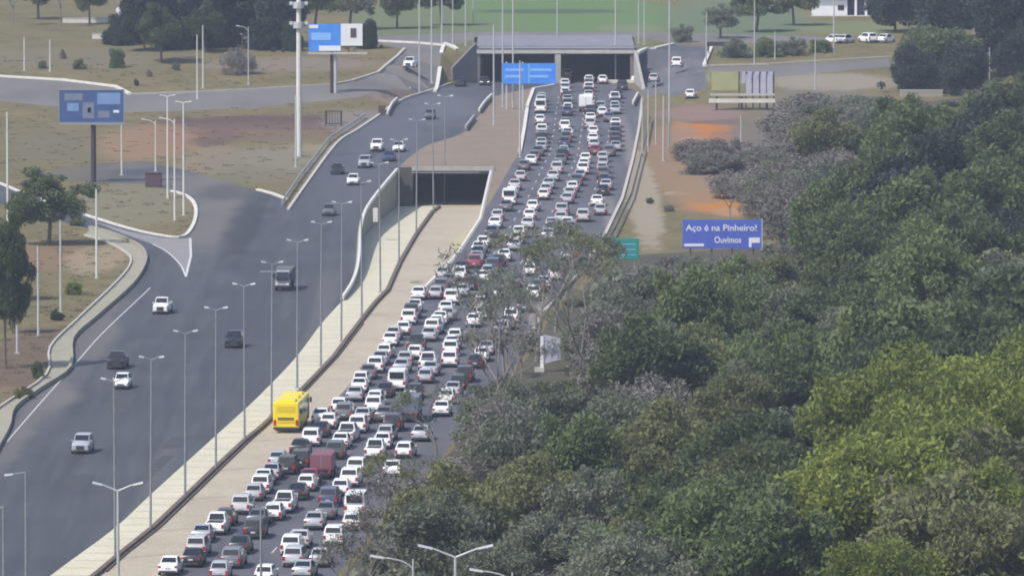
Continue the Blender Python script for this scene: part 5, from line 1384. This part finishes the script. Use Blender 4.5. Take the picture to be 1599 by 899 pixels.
# big royal blue billboard by the woods
Y4 = at(1128, 425)[1]
bx, zb_, zt_, bw = panel_at(1066, 1189, 343, 388, Y4)
b4 = tag(empty('billboard', (bx, Y4, 0)), 'royal blue billboard with white lettering standing behind the woods', 'billboard')
hb = zt_ - zb_
MB().box(-bw / 2, bw / 2, -.12, .12, zb_, zt_).build('panel', M['royal'], b4)
MB().box(bw / 2 + .003, bw / 2 + .14, -.15, .15, zb_ - .2, zt_ + .1).build('side_frame', M['lavender'], b4)
text('Aço é na Pinheiro!', bw * .90, -bw * .46, -.14, zb_ + hb * .62, M['ad_white'], b4, hb * .27)
text('Ouvimos', bw * .34, -bw * .10, -.14, zb_ + hb * .20, M['ad_white'], b4, hb * .22)
MB().box(-bw * .48, -bw * .23, -.15, -.122, zb_ + hb * .08, zb_ + hb * .17).build('printed_block', M['ad_white'], b4)
MB().box(bw * .34, bw * .48, -.15, -.122, zb_ + hb * .20, zb_ + hb * .38).box(bw * .34, bw * .375, -.15, -.122, zb_ + hb * .05, zb_ + hb * .197).build('printed_block', M['ad_white'], b4)
for s in (-.4, -.13, .13, .4): MB().box(bw * s - .1, bw * s + .1, .14, .32, -.3, zt_ - .2).build('post', M['bark'], b4)

# green road sign beside the jam
X, Y = at(985, 432)
bx, zb_, zt_, bw = panel_at(958, 998, 372, 405, Y)
t = tag(empty('road_sign', (bx, Y, 0)), 'green road sign at the edge of the woods beside the jam', 'road sign')
MB().box(-bw / 2, bw / 2, -.06, .06, zb_, zt_).build('panel', M['sign_green'], t, bevel=.05)
for k in range(3): MB().box(-bw * .36, bw * .36, -.085, -.063, zb_ + (zt_ - zb_) * (.2 + .25 * k), zb_ + (zt_ - zb_) * (.24 + .25 * k)).build('printed_line', M['sign_pale'], t)
for s in (-.3, .3): MB().box(bw * s - .07, bw * s + .07, .08, .2, -.3, zt_ - .3).build('post', M['pole_grey'], t)

# blue road sign in front of the far overpass
Y6 = at(800, 171)[1]
bx, zb_, zt_, bw = panel_at(784, 868, 99, 131, Y6)
t = tag(empty('road_sign', (bx, Y6, 0)), 'big sky blue overhead road sign before the far overpass', 'road sign')
MB().box(-bw / 2, bw / 2, -.08, .08, zb_, zt_).build('panel', M['sign_blue'], t)
hb = zt_ - zb_
for a, b, c, d in [(.06, .40, .62, .74), (.06, .36, .30, .42), (.52, .92, .62, .74), (.52, .86, .30, .42)]:
    MB().box(-bw / 2 + bw * a, -bw / 2 + bw * b, -.11, -.083, zb_ + hb * c, zb_ + hb * d).build('printed_line', M['sign_pale'], t)
MB().box(bw * -.01, bw * .01, -.11, -.083, zb_ + .1, zt_ - .1).build('divider', M['sign_pale'], t)
for s in (-.42, -.12): MB().box(bw * s - .13, bw * s + .13, .1, .34, -.3, zt_ + .2).build('post', M['pole'], t)
MB().box(-bw / 2, bw / 2, .1, .25, zb_ + hb * .4, zb_ + hb * .55).build('crossbeam', M['pole'], t)

X, Y, Z = on(186, 58)
t = tag(empty('road_sign', (X, Y, Z)), 'small round white sign on a post at upper left', 'road sign')
MB().tube((0, 0, -.2), (0, 0, 4.6), .1).build('post', M['pole'], t)
MB().tube((0, -.06, 4.6), (0, .0, 4.6), .55, n=18).build('disc', M['ad_white'], t)
X, Y, Z = on(1118, 88)
t = tag(empty('direction_board', (X, Y, Z)), 'dark board on posts at the top of the slip road', 'board')
MB().box(-1.6, 1.6, -.06, .06, 1.7, 2.4).build('panel', M['dark_steel'], t)
for s in (-1.2, 1.2): MB().box(s - .08, s + .08, .063, .2, -.2, 2.2).build('post', M['dark_steel'], t)

# pale painted wall panel among the trees beside the jam
X, Y = at(857, 580)
t = tag(empty('broken_wall', (X, Y, 0)), 'pale broken painted wall at the woods edge beside the jam', 'wall')
MB().box(-.9, -.55, -.2, .2, -.3, 3.7).build('pillar', M['white_panel'], t)
MB().hexa([(-.55, -.1, .8), (1.2, -.1, 1.3), (1.2, .1, 1.3), (-.55, .1, .8), (-.55, -.1, 3.9), (1.2, -.1, 3.5), (1.2, .1, 3.5), (-.55, .1, 3.9)]).build('painted_panel', M['lavender'], t)
for k in range(7): MB().box(-.4 + .22 * k, -.28 + .22 * k, -.13, -.103, 1.4 + .3 * (k % 3), 2.4 + .35 * ((k * 2) % 3)).build('dark_stain', M['ad_grey'], t)
MB().box(-1.5, -.5, -.5, -.22, -.2, .5).build('rubble_block', M['kerb'], t)

# white house and low wall far right
X, Y, Z = on(1306, 25)
s = scale_at(X, Y, Z)
t = tag(empty('house', (X, Y, Z)), 'white house with dark window and porch at the top edge', 'house')
MB().box(-36 / s, 17 / s, 0, 9, -.3, 4.2).build('wall', M['white_panel'], t)
MB().box(2 / s, 12 / s, -.06, .003, 1.0, 1.9).build('window', M['glass'], t)
MB().box(-38 / s, 62 / s, -1.2, 10, 4.21, 4.5).build('roof', M['rust'], t)
for k in (30, 46, 60): MB().box(k / s - .2, k / s + .2, -.6, -.2, -.3, 4.2).build('porch_column', M['white_panel'], t)
MB().box(17 / s + .02, 62 / s, 3.0, 9, -.3, 4.2).build('porch_wall', M['ad_grey'], t)
MB().box(-40 / s, 63 / s, -1.6, -.7, -.35, .12).build('plinth', M['kerb'], t)
for u0, u1, v, l in [(1405, 1472, 151, 'longer low cream wall before the dark trees at right'), (1480, 1532, 150, 'shorter low cream wall right of its twin by dark trees')]:
    a, b = on(u0, v), on(u1, v)
    t = tag(empty('low_wall', a), l, 'wall')
    MB().box(0, b[0] - a[0], -.15, .15, -.3, .95).build('wall_face', M['walk'], t)
    MB().box(-.06, b[0] - a[0] + .06, -.2, .2, .953, 1.1).build('coping', M['kerb_pale'], t)
for u, v, w_, l in [(140, 36, 42, 'white low railing wall at the far upper left'), (178, 61, 34, 'pale low wall under trees at upper left'), ]:
    a = on(u, v); s = scale_at(*a)
    t = tag(empty('low_wall', a), l, 'wall')
    MB().box(-w_ / s, w_ / s, -.15, .15, -.3, .8).build('wall_face', M['kerb'], t)
    MB().box(-w_ / s - .05, w_ / s + .05, -.2, .2, .803, .92).build('coping', M['kerb_pale'], t)

# ---------------------------------------------------------------- trees
import numpy as np
LM = {
    'dark': leaf_mat('dark_green_leaves', (0.045, 0.069, 0.035), (0.117, 0.147, 0.065)),
    'mid': leaf_mat('mid_green_leaves', (0.070, 0.108, 0.048), (0.168, 0.216, 0.086)),
    'olive': leaf_mat('olive_leaves', (0.094, 0.108, 0.051), (0.213, 0.224, 0.098)),
    'bright': leaf_mat('yellow_green_leaves', (0.092, 0.122, 0.026), (0.232, 0.270, 0.058), .38),
    'grey': leaf_mat('grey_green_leaves', (0.110, 0.127, 0.088), (0.209, 0.226, 0.160)),
    'bare': leaf_mat('grey_brown_twigs', (0.125, 0.115, 0.105), (0.225, 0.208, 0.185), .2),
    'blue': leaf_mat('deep_shade_leaves', (0.024, 0.042, 0.036), (0.056, 0.076, 0.062)),
}
def leaf_cloud(centres, radii, per, size, seed, flat=.75, elong=1.0):
    r = np.random.default_rng(seed)
    P = []
    for c, rad in zip(centres, radii):
        n = max(4, int(per * (rad ** 2)))
        d = r.normal(size=(n, 3)); d /= np.linalg.norm(d, axis=1)[:, None]
        d *= (r.random(n)[:, None] ** .45) * rad
        d[:, 2] *= flat
        P.append(np.array(c) + d)
    P = np.concatenate(P); n = len(P)
    a = r.normal(size=(n, 3)); a /= np.linalg.norm(a, axis=1)[:, None]
    b = np.cross(a, r.normal(size=(n, 3))); b /= np.linalg.norm(b, axis=1)[:, None]
    s = size * r.uniform(.45, 1.7, n)[:, None]
    a = a * s * elong; b = b * s * .62 / elong
    V = np.stack([P - a * .9, P - b * .7, P + a, P + b * .7], 1).reshape(-1, 3)
    F = np.arange(n * 4).reshape(n, 4)
    return V, F

def leaf_mesh(name, V, F, m):
    me = bpy.data.meshes.new(name)
    me.vertices.add(len(V)); me.vertices.foreach_set('co', V.ravel().astype(np.float32))
    me.loops.add(F.size); me.loops.foreach_set('vertex_index', F.ravel().astype(np.int32))
    me.polygons.add(len(F)); me.polygons.foreach_set('loop_start', np.arange(0, F.size, 4, dtype=np.int32))
    me.update(calc_edges=True); me.validate()
    me.materials.append(m)
    return me

def tree_proto(name, kind, H, rx, rz, nclump, per, size, seed, trunk=.22, bark='bark', elong=1.0, low=.0):
    """unit tree: trunk with limbs to each clump, crown of leaf clumps around an uneven ellipsoid"""
    r = random.Random(seed)
    cz = H - rz
    cs, rs = [], []
    lump = [(r.uniform(0, 6.28), r.uniform(.78, 1.2)) for _ in range(5)]
    for i in range(nclump):
        th = r.uniform(0, 6.28); ph = math.acos(r.uniform(-.75 + low, 1)); k = r.uniform(.25, 1.0) ** .6 * (1.22 if r.random() < .16 else 1.0)
        g_ = 1.0
        for a, s_ in lump: g_ *= 1 + (s_ - 1) * max(0, math.cos(th - a)) ** 2
        rad = r.choice((r.uniform(.12, .2), r.uniform(.2, .3), r.uniform(.3, .42))) * rx
        cs.append(((rx - rad * .6) * k * g_ * math.sin(ph) * math.cos(th), (rx - rad * .6) * k * g_ * math.sin(ph) * math.sin(th), cz + (rz - rad * .4) * k * math.cos(ph) * r.uniform(.85, 1.1)))
        rs.append(rad)
    V, F = leaf_cloud(cs, rs, per, size, seed, elong=elong)
    root = empty(name)
    mb = MB()
    p0 = Vector((0, 0, -.3)); bend = Vector((r.uniform(-.5, .5), r.uniform(-.5, .5), 0))
    p1 = Vector((0, 0, H * .28)) + bend * .5; p2 = Vector((0, 0, cz)) + bend
    mb.tube(p0, p1, trunk, trunk * .8); mb.tube(p1, p2, trunk * .8, trunk * .5)
    for c in cs[::3]:
        c = Vector(c); st = p1.lerp(p2, r.uniform(.3, 1))
        md = st.lerp(c, .5) + Vector((r.uniform(-.3, .3), r.uniform(-.3, .3), .3))
        mb.tube(st, md, trunk * .4, trunk * .28, n=5); mb.tube(md, c, trunk * .28, trunk * .1, n=5)
    mb.build('trunk', M[bark], root)
    me = leaf_mesh('crown', V, F, LM[kind])
    o = bpy.data.objects.new('crown', me); COL.objects.link(o); o.parent = root
    return root

def twig_proto(name, H, rx, seed, leaves='bare', per=60, bark='bark_pale'):
    """airy half-bare tree: forking limbs that stay visible, thin scattered foliage"""
    r = random.Random(seed)
    mb = MB(); tips = []
    def grow(p, d, L, rad, k):
        q = p + d * L
        mb.tube(p, q, rad, rad * .65, n=5)
        if k == 0: tips.append(q); return
        for _ in range(r.choice((2, 3))):
            nd = (d + Vector((r.uniform(-.75, .75), r.uniform(-.75, .75), r.uniform(-.1, .45)))).normalized()
            grow(q, nd, L * r.uniform(.6, .82), rad * .6, k - 1)
    root = empty(name)
    grow(Vector((0, 0, -.3)), Vector((r.uniform(-.12, .12), r.uniform(-.12, .12), 1)).normalized(), H * .32, .15, 4)
    zmax = max(t_.z for t_ in tips); k_ = H / zmax
    tips = [t_ * k_ for t_ in tips]
    mb.v = [(a * k_, b * k_, c * k_) for a, b, c in mb.v]
    mb.build('trunk', M[bark], root)
    V, F = leaf_cloud([tuple(t_) for t_ in tips], [r.uniform(.5, 1.0) for _ in tips], per, .15, seed, elong=1.4)
    me = leaf_mesh('crown', V, F, LM[leaves])
    o = bpy.data.objects.new('crown', me); COL.objects.link(o); o.parent = root
    return root

TP = {k: [] for k in LM}; TP['twig'] = []
TH = {}
def addp(kind, *a, **k):
    key = 'twig' if k.get('twig') else kind
    k.pop('twig', None)
    t_ = tree_proto('tree', kind, *a, **k)
    TH[t_.name] = a[0]; TP[key].append(t_)
for i in range(3):
    addp('dark', 8.5, 4.2, 3.4, 46, 300, .155, 10 + i)
    addp('mid', 8.0, 3.9, 3.2, 44, 300, .155, 20 + i)
    addp('olive', 7.5, 3.9, 3.0, 44, 290, .15, 30 + i)
    addp('bright', 8.0, 4.4, 3.3, 54, 430, .12, 40 + i)
    addp('grey', 7.0, 3.6, 3.0, 40, 260, .145, 50 + i)
    addp('bare', 6.0, 3.4, 2.6, 40, 200, .13, 60 + i, bark='bark_pale', elong=1.5)
    addp('blue', 11, 5.0, 4.6, 56, 230, .20, 70 + i)
    t_ = twig_proto('tree', 9.5, 3.5, 80 + i, leaves=('bare', 'grey', 'olive')[i], per=(45, 46, 46)[i]); TH[t_.name] = 9.5; TP['twig'].append(t_)
used = set()
def plant(kind, X, Y, h, label, group=None, z=None, cat='tree', wide=1.0, name='tree', variant=None):
    src = TP[kind][rng.randrange(3) if variant is None else variant]
    H = TH[src.name]
    if src.name not in used and variant is None:
        o = src; used.add(src.name)
    else:
        o = copy_tree(src)
        if name == 'tree': pass
    s = h / H
    o.location = (X, Y, h_ground(X, Y) if z is None else z)
    o.scale = (s * wide * rng.uniform(.85, 1.25), s * wide * rng.uniform(.85, 1.25), s); o.rotation_euler = (rng.uniform(-.08, .08), rng.uniform(-.08, .08), rng.uniform(0, 6.28))
    o.name = name
    TH[o.name] = H
    tag(o, label, cat, group)
    return o
def keep_src():                          # prototypes keep their height under any new name
    pass

SKY = [(480, 1010), (505, 880), (540, 840), (600, 745), (640, 672), (690, 600), (740, 560), (800, 575), (832, 592), (888, 592), (900, 480), (930, 440), (958, 408), (1060, 408), (1064, 391), (1192, 391), (1200, 300), (1215, 200), (1260, 158), (1300, 142), (1395, 152), (1480, 161), (1540, 152), (1562, 120), (1700, 85)]
def skyline(u): 
    for (a, b), (c, d) in zip(SKY, SKY[1:]):
        if a <= u <= c: return b + (d - b) * (u - a) / (c - a)
    return 990
SCAT = Z0([(520, 1075), (600, 950), (655, 860), (752, 720), (815, 630), (862, 556), (884, 508), (925, 470), (985, 428), (1050, 412), (1200, 405), (1212, 330), (1200, 250), (1230, 200), (1260, 185), (1420, 165), (1700, 165), (1760, 1060)])
KIND_WORDS = {'dark': 'dark green', 'mid': 'mid green', 'olive': 'olive green', 'bright': 'yellow green', 'grey': 'dull grey green', 'bare': 'half bare grey brown', 'blue': 'very dark tall', 'twig': 'thin see-through'}
def zone(u, v):
    if v > 640 and u > 1130: return 'bottom right corner of the woods'
    if v > 690: return 'bottom middle of the woods' if u > 800 else 'bottom left tip of the woods by the jam'
    if u < 900: return 'left edge of the woods along the jam'
    if v < 330: return 'upper right woods' if u > 1400 else 'scrub left of the upper right woods'
    if u > 1350: return 'right side of the woods'
    if v < 500 and u < 1240: return 'woods just below the royal blue billboard'
    return 'middle of the woods'
def pick(u, v):
    q = rng.random()
    def ch(*kw):
        s = 0
        for k, p in kw:
            s += p
            if q < s: return k
        return kw[-1][0]
    if v > 985 - (u - 1090) * .70 and v > 712 and u > 1090:
        if u > 1440 and v > 850: return ch(('olive', .55), ('bright', .25), ('grey', .2))
        return ch(('bright', .93), ('mid', .07))
    if u > 1180 and v > 520: return ch(('grey', .3), ('dark', .5), ('mid', .2))
    if v < 235 + (1450 - u) * .75 and u < 1450: return ch(('bare', .52), ('grey', .38), ('olive', .10))
    if u > 1400 and v < 520: return ch(('dark', .42), ('mid', .28), ('blue', .2), ('olive', .1))
    if u > 1300 and v < 640: return ch(('dark', .5), ('grey', .2), ('mid', .3))
    if 1040 < u < 1240 and 410 < v < 590: return ch(('olive', .48), ('mid', .34), ('bright', .06), ('grey', .12))
    if u < 900 and v < 720: return ch(('grey', .4), ('olive', .25), ('bare', .2), ('mid', .15))
    if v > 640: return ch(('grey', .34), ('dark', .12), ('olive', .30), ('bare', .12), ('mid', .08)  )
    return ch(('olive', .36), ('grey', .26), ('mid', .16), ('dark', .08), ('bare', .09))
spots = []
tries = 0
xs = [p[0] for p in SCAT]; ys = [p[1] for p in SCAT]
while len(spots) < 298 and tries < 20000:
    tries += 1
    X, Y = rng.uniform(min(xs), max(xs)), rng.uniform(min(ys), max(ys))
    if not inside((X, Y), SCAT): continue
    u, v = px(X, Y, 5)
    if u > 1660 or v > 960 or u < 520: continue
    dmin = 5.9 if Y < 960 else 7.0
    if any((X - a) ** 2 + (Y - b) ** 2 < dmin ** 2 for a, b in spots): continue
    spots.append((X, Y))
spots.sort(key=lambda p: p[1])
planted = 0
for X, Y in spots:
    u, v = px(X, Y, 5)
    k = pick(u, v)
    h = {'blue': 11, 'dark': 9.5, 'mid': 8.8, 'olive': 8, 'bright': 9.6, 'grey': 7.4, 'bare': 6.2, 'twig': 10.0}[k] * rng.uniform(.85, 1.5) * (1.3 if u > 1380 else 1.0)
    lim = min(skyline(u - 22), skyline(u), skyline(u + 22)) if not 1040 < u < 1215 else 393
    if 1030 < u < 1268 and Y < Y4 + 2: lim = max(lim, 396)
    elif 1040 < u < 1215: lim = max(lim, 393)
    elif u > 1215: lim = max(skyline(u - 15), skyline(u))
    else: lim = max(skyline(u), skyline(u - 30), skyline(u + 30))
    zm = z_at(lim, Y)
    h = min(h, zm * rng.uniform(.92, 1.0))
    if h < 2.6: continue
    zn = zone(u, v)
    plant(k, X, Y, h, f'{KIND_WORDS[k]} bushy tree, {zn}', f'{KIND_WORDS[k]} trees, {zn}', wide=min(1.6, max(.92, 7.0 / h)))
    planted += 1
print('trees', planted)
JR_SORT = sorted(Z0(JAM_R), key=lambda p: p[1])
for i, (u, v, h, var, l) in enumerate([(790, 618, 12.5, 1, 'tall see-through tree in front of jam, nearest of the twiggy ones'), (838, 566, 13.5, 2, 'tall see-through tree in front of jam, beside broken painted wall'), (868, 520, 12.0, 1, 'see-through tree in front of jam, just above broken painted wall'),
                              (775, 672, 10.0, 0, 'bare twiggy tree over the right lanes, level with the bus'), (893, 488, 6.5, 0, 'bare twiggy tree at the bend of the jam kerb'), (815, 590, 9.0, 1, 'low see-through shrub tree left of broken painted wall'), (680, 740, 8, 1, 'thin see-through tree at the tip of woods beyond white truck'), (1140, 345, 5.0, 0, 'dry brown shrub tree above the royal blue billboard'),
      (845, 470, 9.0, 1, 'grey green see-through tree over the third queue before the jam bend'), (800, 545, 11.0, 1, 'grey green see-through tree over the second queue left of the jam bend'), 
      (610, 905, 8.5, 0, 'bare brown twiggy tree at bottom edge over the right lane'), (585, 950, 8.0, 0, 'bare brown twiggy tree cut by the bottom edge'),
      (640, 860, 8.0, 2, 'see-through olive tree at the bottom left tip of the woods'), (560, 990, 7.5, 0, 'bare brown twig tree mostly below the bottom edge by the jam')]):
    X, Y = at(u, v)
    X = max(X, lerp_line(JR_SORT, Y) + 1.0)
    plant('twig', X, Y, h, l, 'see-through trees along the jam', z=0, variant=var)

# trees of the left verge and the far edge
def tree_px(kind, u, vb, vt, wpx, label, name='tree', cat='tree', var=None, sink=0.0):
    X, Y, z = on(u, vb)
    if name == 'shrub' or 'bush' in label: sink = max(sink, .38)
    h = (z_at(vt, Y) - z) / (1 - sink)
    z -= sink * h
    src = TP[kind][0 if var is None else var]
    rx = {'dark': 4.2, 'mid': 3.9, 'olive': 3.9, 'bright': 4.4, 'grey': 3.6, 'bare': 3.4, 'blue': 5.0, 'twig': 3.5}[kind]
    H = {'dark': 8.5, 'mid': 8.0, 'olive': 7.5, 'bright': 8.0, 'grey': 7.0, 'bare': 6.0, 'blue': 11, 'twig': 9.5}[kind]
    s = h / H
    wide = (wpx / scale_at(X, Y, z)) / (2 * rx * s)
    o = copy_tree(src); o.name = name
    o.location = (X, Y, z); o.scale = (s * wide, s * wide, s); o.rotation_euler = (0, 0, rng.uniform(0, 6.28))
    tag(o, label, cat)
    return o
for a in [('dark', 76, 382, 272, 138, 'round dark green tree on the lower left verge'), ('dark', 8, 575, 350, 95, 'dark green tree cut by the left edge, lower one'), ('mid', -12, 470, 330, 80, 'green tree mostly outside the left edge'), ('dark', 20, 520, 415, 60, 'low dark tree behind the leftmost verge poles'),
          ('dark', 252, 98, 12, 84, 'dark green tree with short trunk alone on the upper left grass'), ('blue', 225, 80, -40, 90, 'very dark tall tree left of the lone tree at top', .22), ('blue', 300, 74, -60, 130, 'very dark tall tree right of the lone tree at top', .22), ('blue', 375, 70, -70, 120, 'very dark tall tree near parked cars at top left', .22),
          ('blue', 440, 72, -50, 110, 'very dark tall tree left of the thick white mast', .22), ('dark', 320, 82, 8, 70, 'dark tree low before the very dark trees'), ('olive', 140, 38, -40, 60, 'pale thin tree at the upper left edge'), ('olive', 60, 30, -50, 80, 'olive tree at the upper left corner'), ('twig', 20, 40, -40, 60, 'bare trunked tree at the upper left corner'),
          ('twig', 95, 42, -40, 50, 'bare trunked tree right of the corner tree at upper left'), ('mid', 490, 52, -50, 90, 'green tree behind the blue and white billboard'), ('grey', 545, 46, -40, 80, 'grey green tree behind the white half of billboard'), ('blue', 575, 76, 28, 46, 'dark bush like tree at the right end of the billboard'),
          ('blue', 185, 70, 20, 60, 'dark bush mass right of the round white sign'),('blue', 285, 76, 14, 90, 'dark bushes behind the pair of white poles'),('blue', 345, 74, 6, 80, 'dark bushes left of the parked white sedan at top left'),('blue', 412, 78, 24, 70, 'dark bushes right of the parked silver hatchback'),('blue', 455, 80, 30, 40, 'dark bush just left of the thick white mast'),('blue', 225, 66, -4, 80, 'dark bushy tree behind the lone dark tree'),
          ('bare', 545, 84, 58, 46, 'purple brown shrub in front of the billboard panel'), ('bare', 372, 116, 70, 56, 'dark purple bush beside the curved lamp post'), ('olive', 620, 45, -30, 70, 'olive tree beyond the upper service road'), ('mid', 690, 40, -40, 80, 'green tree behind the upper service kerb'), ('grey', 1065, 66, 38, 44, 'grey green bushes at the slip road top'),
          ('grey', 1150, 90, 58, 50, 'grey green bush just right of the dark board'), ('mid', 1195, 88, 56, 56, 'mid green bush in the hedge row on the back road'), ('grey', 1240, 86, 58, 50, 'grey green bush on the back road near the tall house pole'), ('mid', 1280, 82, 60, 40, 'small green bush left of the parked cars'),
          ('grey', 1125, 60, 6, 70, 'grey green tree beyond the dark board'), ('mid', 1180, 50, -30, 90, 'green tree in the far field right'), ('olive', 1240, 40, -30, 80, 'olive tree left of the white house'), ('blue', 1400, 50, -60, 120, 'very dark tree right of the white house', .22), ('blue', 1480, 60, -60, 150, 'very dark tree in the upper right grove', .22),
          ('blue', 1575, 120, -50, 150, 'very dark tree at the upper right corner', .25), ('mid', 1460, 128, 36, 165, 'flat topped green tree in front of the upper right grove', .2), ('blue', 1500, 146, 66, 110, 'very dark tree by the white post at right', .3), ('blue', 1425, 144, 66, 100, 'very dark tree behind the longer low cream wall', .3), ('blue', 1590, 155, 40, 90, 'very dark tree behind the white headed lamp post'),
          ('mid', 1330, 24, -50, 70, 'green tree standing behind the white house'), ('grey', 870, -6, -50, 120, 'pale tree line tree above the green field')]:
    tree_px(*a[:6], sink=a[6] if len(a) > 6 else 0)
for i, (u, vb, vt, w_, k, l) in enumerate([(66, 107, 94, 16, 'olive', 'small shrub first from left on the upper grass'), (98, 92, 76, 12, 'bare', 'small dark shrub above the others on upper grass'), (124, 108, 92, 24, 'olive', 'wider shrub in the middle of the upper grass'), (182, 106, 72, 30, 'mid', 'green shrub left of the lone dark tree'),
                                           (233, 120, 108, 12, 'bare', 'small dry shrub below the lone dark tree'), (213, 134, 122, 9, 'dark', 'tiny dark shrub just above the white curved kerb'), (275, 110, 96, 14, 'bare', 'dry shrub right of the lone dark tree trunk'), (120, 352, 336, 30, 'olive', 'shrub under the round green tree'),
                                           (88, 500, 482, 24, 'dark', 'dark shrub by the footpath in lower left verge'), (60, 590, 560, 26, 'mid', 'green shrub inside the footpath bend'), (40, 622, 600, 30, 'olive', 'olive shrub below the footpath bend'), (1150, 235, 212, 20, 'bare', 'dry shrub right of the orange soil'),
                                           (1015, 318, 308, 14, 'olive', 'small shrub right of the guard rail bend'), (900, 478, 462, 40, 'olive', 'low shrub on the kerb side opposite the jam bend'), (1046, 330, 318, 20, 'bare', 'dry shrub left of the dirt track'), (112, 460, 440, 30, 'bright', 'yellowish shrub along the footpath')]):
    tree_px(k, u, vb, vt, w_, l, name='shrub', cat='shrub', var=i % 3)
tp = twig_proto('tree', 17.0, 3.5, 97, leaves='grey', per=38)
TP['slim'] = [tp, tp, tp]; TH[tp.name] = 17.0; slim_used = False
for i, (u, v, h, l) in enumerate([(766, 716, 15, 'tall slim grey tree rising over the jam beside the grey truck'), (798, 700, 19, 'tall slim grey tree over the jam, pale trunk, second of the slim ones'), (900, 655, 18, 'tallest slim grey tree right of the broken painted wall'),
                                  (890, 560, 9, 'slim grey tree left of the green sign, in front of jam bend'), (790, 640, 16, 'tall slim grey tree behind the second slim one')]):
    X, Y = at(u, v)
    X = max(X, lerp_line(JR_SORT, Y) + .8)
    o = tp if i == 0 else copy_tree(tp)
    o.name = 'tree'; s_ = h / 17.0
    o.location = (X, Y, 0); o.scale = (s_ * .95, s_ * .95, s_); o.rotation_euler = (rng.uniform(-.05, .05), -rng.uniform(.0, .1), rng.uniform(0, 6.28))
    tag(o, l, 'tree', 'tall slim trees along the jam')
for k in TP:                             # prototypes that were never planted leave the scene
    for o in TP[k]:
        if not o.get('label'):
            for c in list(o.children): bpy.data.objects.remove(c)
            bpy.data.objects.remove(o)

for i in range(90):
    u, v = rng.uniform(1075, 1430), rng.uniform(185, 350)
    if u < 1150 and not 238 < v < 300 and rng.random() < .9: continue
    if u < 1180 and v < 235: continue
    if u < 1245 and v < 240: continue
    if 1060 < u < 1195 and v > 318: continue
    X, Y = at(u, v)
    plant('bare' if rng.random() < .7 else 'grey', X, Y, rng.uniform(2.8, 5.6) + (2.2 if u > 1200 else 0), 'dry grey brown scrub on the slope left of the upper right woods', 'dry scrub on the slope', z=-1.3, wide=1.5, name='shrub', cat='shrub')
# undergrowth covering the forest floor
r_ = np.random.default_rng(5)
cs, rs = [], []
fx = [p[0] for p in FOREST]; fy = [p[1] for p in FOREST]
n = 0
while len(cs) < 2300:
    X, Y = rng.uniform(min(fx), max(fx)), rng.uniform(min(fy), max(fy))
    if not inside((X, Y), FOREST) or Y < 600: continue
    u, v = px(X, Y)
    if u > 1640: continue
    if not inside((X - 2.0, Y), FOREST): continue
    h = rng.uniform(.3, 1.5)
    if px(X, Y, h + 1)[1] < skyline(u): continue
    cs.append((X, Y, h_ground(X, Y) + h * .5)); rs.append(rng.uniform(.9, 1.7))
V, F = leaf_cloud(cs, rs, 26, .36, 9, flat=.6)
me = leaf_mesh('undergrowth', V, F, LM['grey'])
o = bpy.data.objects.new('undergrowth', me); COL.objects.link(o); o['kind'] = 'stuff'; o['label'] = 'low tangled undergrowth covering the floor of the woods'
# tufts of dry grass on the verges
cs, rs = [], []
while len(cs) < 800:
    u, v = rng.uniform(-10, 640), rng.uniform(90, 620)
    X, Y, z = on(u, v)
    if any(inside((X, Y), q[1]) for q in reg): continue
    cs.append((X, Y, z + .05)); rs.append(rng.uniform(.4, 1.1))
V, F = leaf_cloud(cs, rs, 40, .10, 12, flat=.12, elong=1.3)
M['tuft'] = leaf_mat('dry_grass_tufts', (0.10, 0.095, 0.05), (0.22, 0.20, 0.12))
o = bpy.data.objects.new('grass_tufts', leaf_mesh('grass_tufts', V, F, M['tuft'])); COL.objects.link(o); o['kind'] = 'stuff'; o['label'] = 'dry grass tufts scattered over the verges at left'

# ---------------------------------------------------------------- haze: one closed box of thin air
hm = bpy.data.materials.new('thin_haze'); hm.use_nodes = True
hn = hm.node_tree
for n_ in list(hn.nodes):
    if n_.type == 'BSDF_PRINCIPLED': hn.nodes.remove(n_)
pv = hn.nodes.new('ShaderNodeVolumePrincipled')
pv.inputs['Color'].default_value = (0.74, 0.82, 1.0, 1)
pv.inputs['Density'].default_value = 0.00013
pv.inputs['Anisotropy'].default_value = 0.2
hn.links.new(pv.outputs[0], hn.nodes['Material Output'].inputs['Volume'])
hz = MB().box(-500, 500, -60, 2100, -6.5, 110).build('haze', hm)
hz['kind'] = 'stuff'
